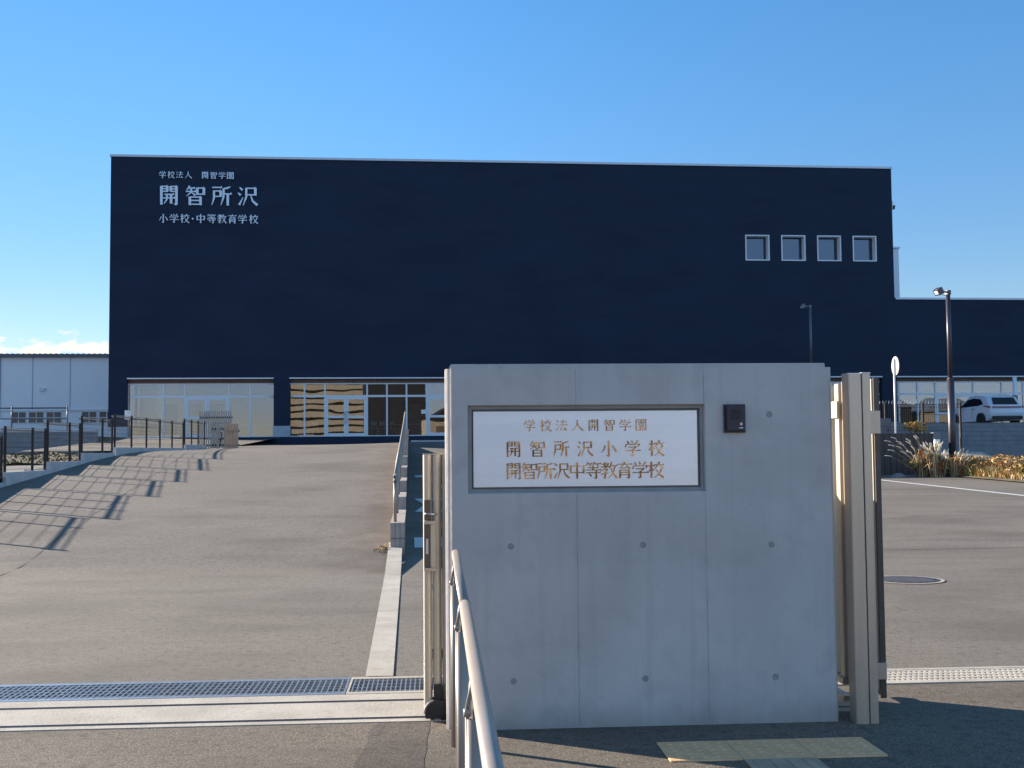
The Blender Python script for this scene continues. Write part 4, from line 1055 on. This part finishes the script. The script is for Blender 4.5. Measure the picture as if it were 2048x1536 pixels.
mb = MB(); mb.box(-.80, -2.26, .94, .80, -2.22, 1.00, bev=.01); mb.build('tail_light_bar', M['tail'], car)
mb = MB(); mb.box(-.80, -2.27, .34, .80, -2.18, .52, bev=.03); mb.build('rear_bumper', M['black'], car)
for sgn in (-1, 1):
    for y in (-1.38, 1.36):
        mb = MB(); mb.tube([(sgn * .915 - .11, y, .33), (sgn * .915 + .006, y, .33)], .37, 22); mb.build('wheel_arch', M['black'], car)
        mb = MB(); mb.tube([(sgn * .84 - .1, y, .33), (sgn * .84 + .1, y, .33)], .33, 22); w_ = mb.build('wheel', M['tyre'], car)
        mb = MB(); mb.tube([(sgn * .945, y, .33), (sgn * .95, y, .33)], .21, 16); mb.build('rim', M['rim'], w_)

# ------------------------------------------------------------------ dry vegetation at the right
def verge_z(a, b): return .018 * (b - 14) + .03 + min(.20, max(0, (a - 16.25) * .16)) + .05 * math.sin(a * 3 + b * 1.3) * min(1, max(0, a - 16.3))
mb = MB(); mb.grid([16.2, 16.5, 16.9, 17.4, 18, 19, 20, 22, 25, 32], span(20, 46.2, 40), verge_z and (lambda a, b: L(a, b, verge_z(a, b))))
struct('verge', mb, M['earth'])
def verge_area(r):
    a = 16.25 + 3.6 * r.random() ** 1.4
    return a + .25 * math.sin(a * 7), r.uniform(27.5, 38)
mb = MB(); blades(mb, 11000, verge_area, verge_z, .16, .46, .012, .8, 4, 11)
tag(mb.build('dry_grass', [M['straw'], M['straw'], M['gold_leaf'], M['olive']], recalc=False), 'thick band of golden dry grass along the right hand lane', 'grass', None, 'stuff')
def bush(label, c, rad, n, size, mats, mlist, group=None, stems=8, name='dry_shrub'):
    rnd = random.Random(hash(label) % 1000 if 0 else len(label) * 7 + int(c.x * 10))
    t = empty(name, label, 'shrub', c, 0, group)
    mb = MB()
    for k in range(stems):
        a = rnd.uniform(0, 6.28); q = Vector((math.cos(a) * rad[0] * .7, math.sin(a) * rad[1] * .7, rad[2] * rnd.uniform(1, 1.8)))
        mb.tube([(0, 0, -.1), q * .5 + Vector((0, 0, .05)), q], [.012, .009, .004], 5)
    mb.build('stems', M['rust'], t)
    mb = MB()
    for k in range(9):
        cc = (rnd.uniform(-.7, .7) * rad[0], rnd.uniform(-.7, .7) * rad[1], rad[2] * rnd.uniform(.5, 1.6))
        leaves(mb, n // 9, cc, [q * .48 for q in rad], size, mats, rnd)
    mb.build('foliage', mlist, t, recalc=False)
FM = [M['gold_leaf'], M['rust'], M['straw'], M['olive']]
bush('orange leaved shrub at the foot of the tall lamp pole', Vector((13.75, 35.1, .42)), (.55, .5, .36), 420, .055, (0, 0, 1, 3), FM, 'dry shrubs at the right')
bush('amber dry shrub right of the lamp pole before the sunlit kerb', Vector((14.3, 33.6, .50)), (.7, .5, .26), 620, .055, (0, 0, 1, 2), FM, 'dry shrubs at the right')
bush('rusty dry shrub in the grass below the nearest fence post', Vector((14.25, 32.0, .48)), (.7, .5, .25), 600, .055, (0, 1, 2, 2), FM, 'dry shrubs at the right')
bush('yellow green dry shrub at the right photo edge', Vector((13.95, 30.9, .42)), (.5, .5, .24), 560, .055, (0, 3, 3, 2), FM, 'dry shrubs at the right')
bush('round orange shrub on the raised bed under the spiked fence', Vector((13.35, 38.3, 1.62)), (.42, .35, .26), 420, .05, (0, 0, 3), FM, 'dry shrubs at the right')
bush('dark low weeds at the foot of the brown wall', Vector((12.55, 35.1, .33)), (.7, .35, .30), 420, .06, (1, 3, 3), FM, 'dry shrubs at the right')
def pampas(label, c, n, spread, h, seed, lean):
    rnd = random.Random(seed)
    t = empty('pampas_grass', label, 'grass clump', c, 0, 'pampas grass clumps before the brown wall')
    mb = MB(); ml = MB(); mp_ = MB()
    for k in range(n):
        a = rnd.uniform(0, 6.283); d = Vector((math.cos(a) * spread + lean, math.sin(a) * spread * .5, 0)) * rnd.uniform(.2, 1.2)
        hh = h * rnd.uniform(.55, 1.05)
        b0 = Vector((rnd.uniform(-.12, .12), rnd.uniform(-.12, .12), -.05)); p1 = b0 + d * .45 + Vector((0, 0, hh * .6)); p2 = b0 + d + Vector((0, 0, hh))
        mb.tube([b0, p1, p2], [.006, .005, .003], 4)
        dr = (p2 - p1).normalized(); q1 = p2 + dr * .10 + Vector((.03 * lean, 0, -.02)); q2 = p2 + dr * .19 + Vector((.06 * lean, 0, -.06))
        mp_.tube([p2 - dr * .02, p2 + dr * .05, q1, q2], [.004, .020, .016, .003], 6)
    for k in range(n * 7):
        a = rnd.uniform(0, 6.283); d = Vector((math.cos(a), math.sin(a) * .6, 0)) * spread * rnd.uniform(.3, 1.3); hh = h * rnd.uniform(.3, .8)
        s_ = Vector((-math.sin(a), math.cos(a), 0)) * .012; p = Vector((rnd.uniform(-.2, .2), rnd.uniform(-.15, .15), -.05))
        m1 = p + d * .4 + Vector((0, 0, hh)); e = p + d + Vector((0, 0, hh * rnd.uniform(.5, 1.05)))
        ml.mi = rnd.randrange(2); ml.face([p - s_, p + s_, m1 + s_, m1 - s_]); ml.face([m1 - s_, m1 + s_, e])
    mb.build('stems', M['straw'], t); ml.build('leaves', [M['straw'], M['rust']], t, recalc=False); mp_.build('plumes', M['plume'], t)
pampas('dense pale pampas grass clump left of the small box', Vector((12.75, 34.7, .38)), 52, .34, .95, 3, -.12)
pampas('loose pampas grass with plumes leaning left over the brown wall', Vector((12.45, 34.9, .36)), 18, .26, 1.15, 4, -.72)
pampas('thin pampas grass between the small box and the lamp pole', Vector((13.35, 34.6, .40)), 14, .18, .72, 6, .2)
mb = MB(); mb.prism([(-.2, 0), (-.12, .10), (.06, .14), (.19, .07), (.22, 0)], -.08, .08, 'y')
tag(mb.build('stone', M['greyblock'], None, Vector((11.55, 34.6, .34)), R(20)), 'grey stone lying at the foot of the brown wall', 'stone')

# ------------------------------------------------------------------ across the street: buildings mirrored in glass and letters, plus houses added for light
ap = empty('apartment_block', 'tan apartment block with stacked balconies reflected in the entrance glass', 'building', Vector((3, -330, 0)), R(3))
mb = MB(); mb.box(-15, -12, 0, 15, -1.6, 29); mb.box(-15, -1.6, 0, -14.7, 0, 29); mb.box(14.7, -1.6, 0, 15, 0, 29); mb.build('wall', M['apart'], ap)
mb = MB()
for k in range(10): mb.box(-14.7, -1.6, k * 2.9 + 2.75, 14.7, 0, k * 2.9 + 2.9); mb.box(-14.7, -.12, k * 2.9 + 2.9, 14.7, 0, k * 2.9 + 4.75)
mb.build('balconies', M['apart'], ap)
mb = MB()
for k in range(10):
    for j in range(8): mb.box(-14.2 + j * 3.6, -1.65, k * 2.9 + .1, -12 + j * 3.6, -1.55, k * 2.9 + 2.2)
mb.build('windows', M['apdark'], ap)
dk = empty('dark_warehouse', 'dark louvred warehouse across the street reflected in the glass', 'building', Vector((5.2, -60, 0)), R(2))
mb = MB(); mb.box(-5.2, -8, 0, 5.2, 0, 19); mb.build('wall', M['darkhouse'], dk)
mb = MB()
for k in range(60): mb.box(-5.2, 0.001, .3 * k + .1, 5.2, .05, .3 * k + .22)
mb.build('louvres', M['bronze'], dk)
ho = empty('tan_house', 'tan house with dark windows across the street reflected in bronze letters', 'building', Vector((9.8, -30, 0)), R(0))
mb = MB(); mb.box(-2.9, -7, 0, 5, 0, 5.6); mb.build('wall', M['apart'], ho)
mb = MB(); mb.prism([(-3.2, 5.6), (1.05, 7.6), (5.3, 5.6)], -7.3, .3, 'y'); mb.build('roof', M['bronze'], ho)
mb = MB(); mb.box(-2.0, .001, .9, -.9, .04, 2.2); mb.box(.6, .001, .2, 3.4, .04, 2.3); mb.box(-1.6, .001, 3.6, .2, .04, 4.8); mb.build('windows', M['apdark'], ho)

for k, (x, w, h, m_, lab) in enumerate(((-45, 11, 6.6, 'apart', 'tan house across the street far at the left'), (24, 9, 7.0, 'inwhite', 'white house across the street at the right'), (36, 10, 6.4, 'cream', 'cream house across the street far at the right'), (-60, 12, 7.2, 'inwhite', 'white house across the street farthest left'), (76, 11, 7.4, 'darkhouse', 'dark house across the street in the right glass reflection'), (89, 11, 6.6, 'apart', 'tan house across the street at the far right'))):
    t = empty('house', lab, 'building', Vector((x, -26 - k % 2, 0)), 0, 'houses across the street')  # added houses: warm bounce on shaded surfaces, darker reflection in the right glass
    mb = MB(); mb.box(-w / 2, -7, 0, w / 2, 0, h); mb.build('wall', M[m_], t)
    mb = MB(); mb.prism([(-w / 2 - .4, h + .001), (0, h + 2.2), (w / 2 + .4, h + .001)], -7.4, .4, 'y'); mb.build('roof', M['roof'], t)
    for a in (-.3, .12):
        for z in (.9, 3.6):
            mb = MB(); mb.box(a * w, .001, z, a * w + 1.7, .05, z + 1.3); mb.build('window', M['winglass'], t)

rnd = random.Random(21)
t = empty('weed', 'small dry weed tuft at the foot of the tan block wall end', 'weed', L(-.38, 14.05, .03), 0)
mb = MB(); leaves(mb, 90, (0, .15, .05), (.09, .3, .06), .022, (0, 1, 2), rnd); mb.build('leaves', [M['straw'], M['olive'], M['rust']], t, recalc=False)
mb = MB()
for k in range(7): mb.tube([(rnd.uniform(-.05, .05), rnd.uniform(0, .3), -.02), (rnd.uniform(-.1, .1), rnd.uniform(0, .35), .13)], [.004, .002], 5)
mb.build('stems', M['straw'], t)
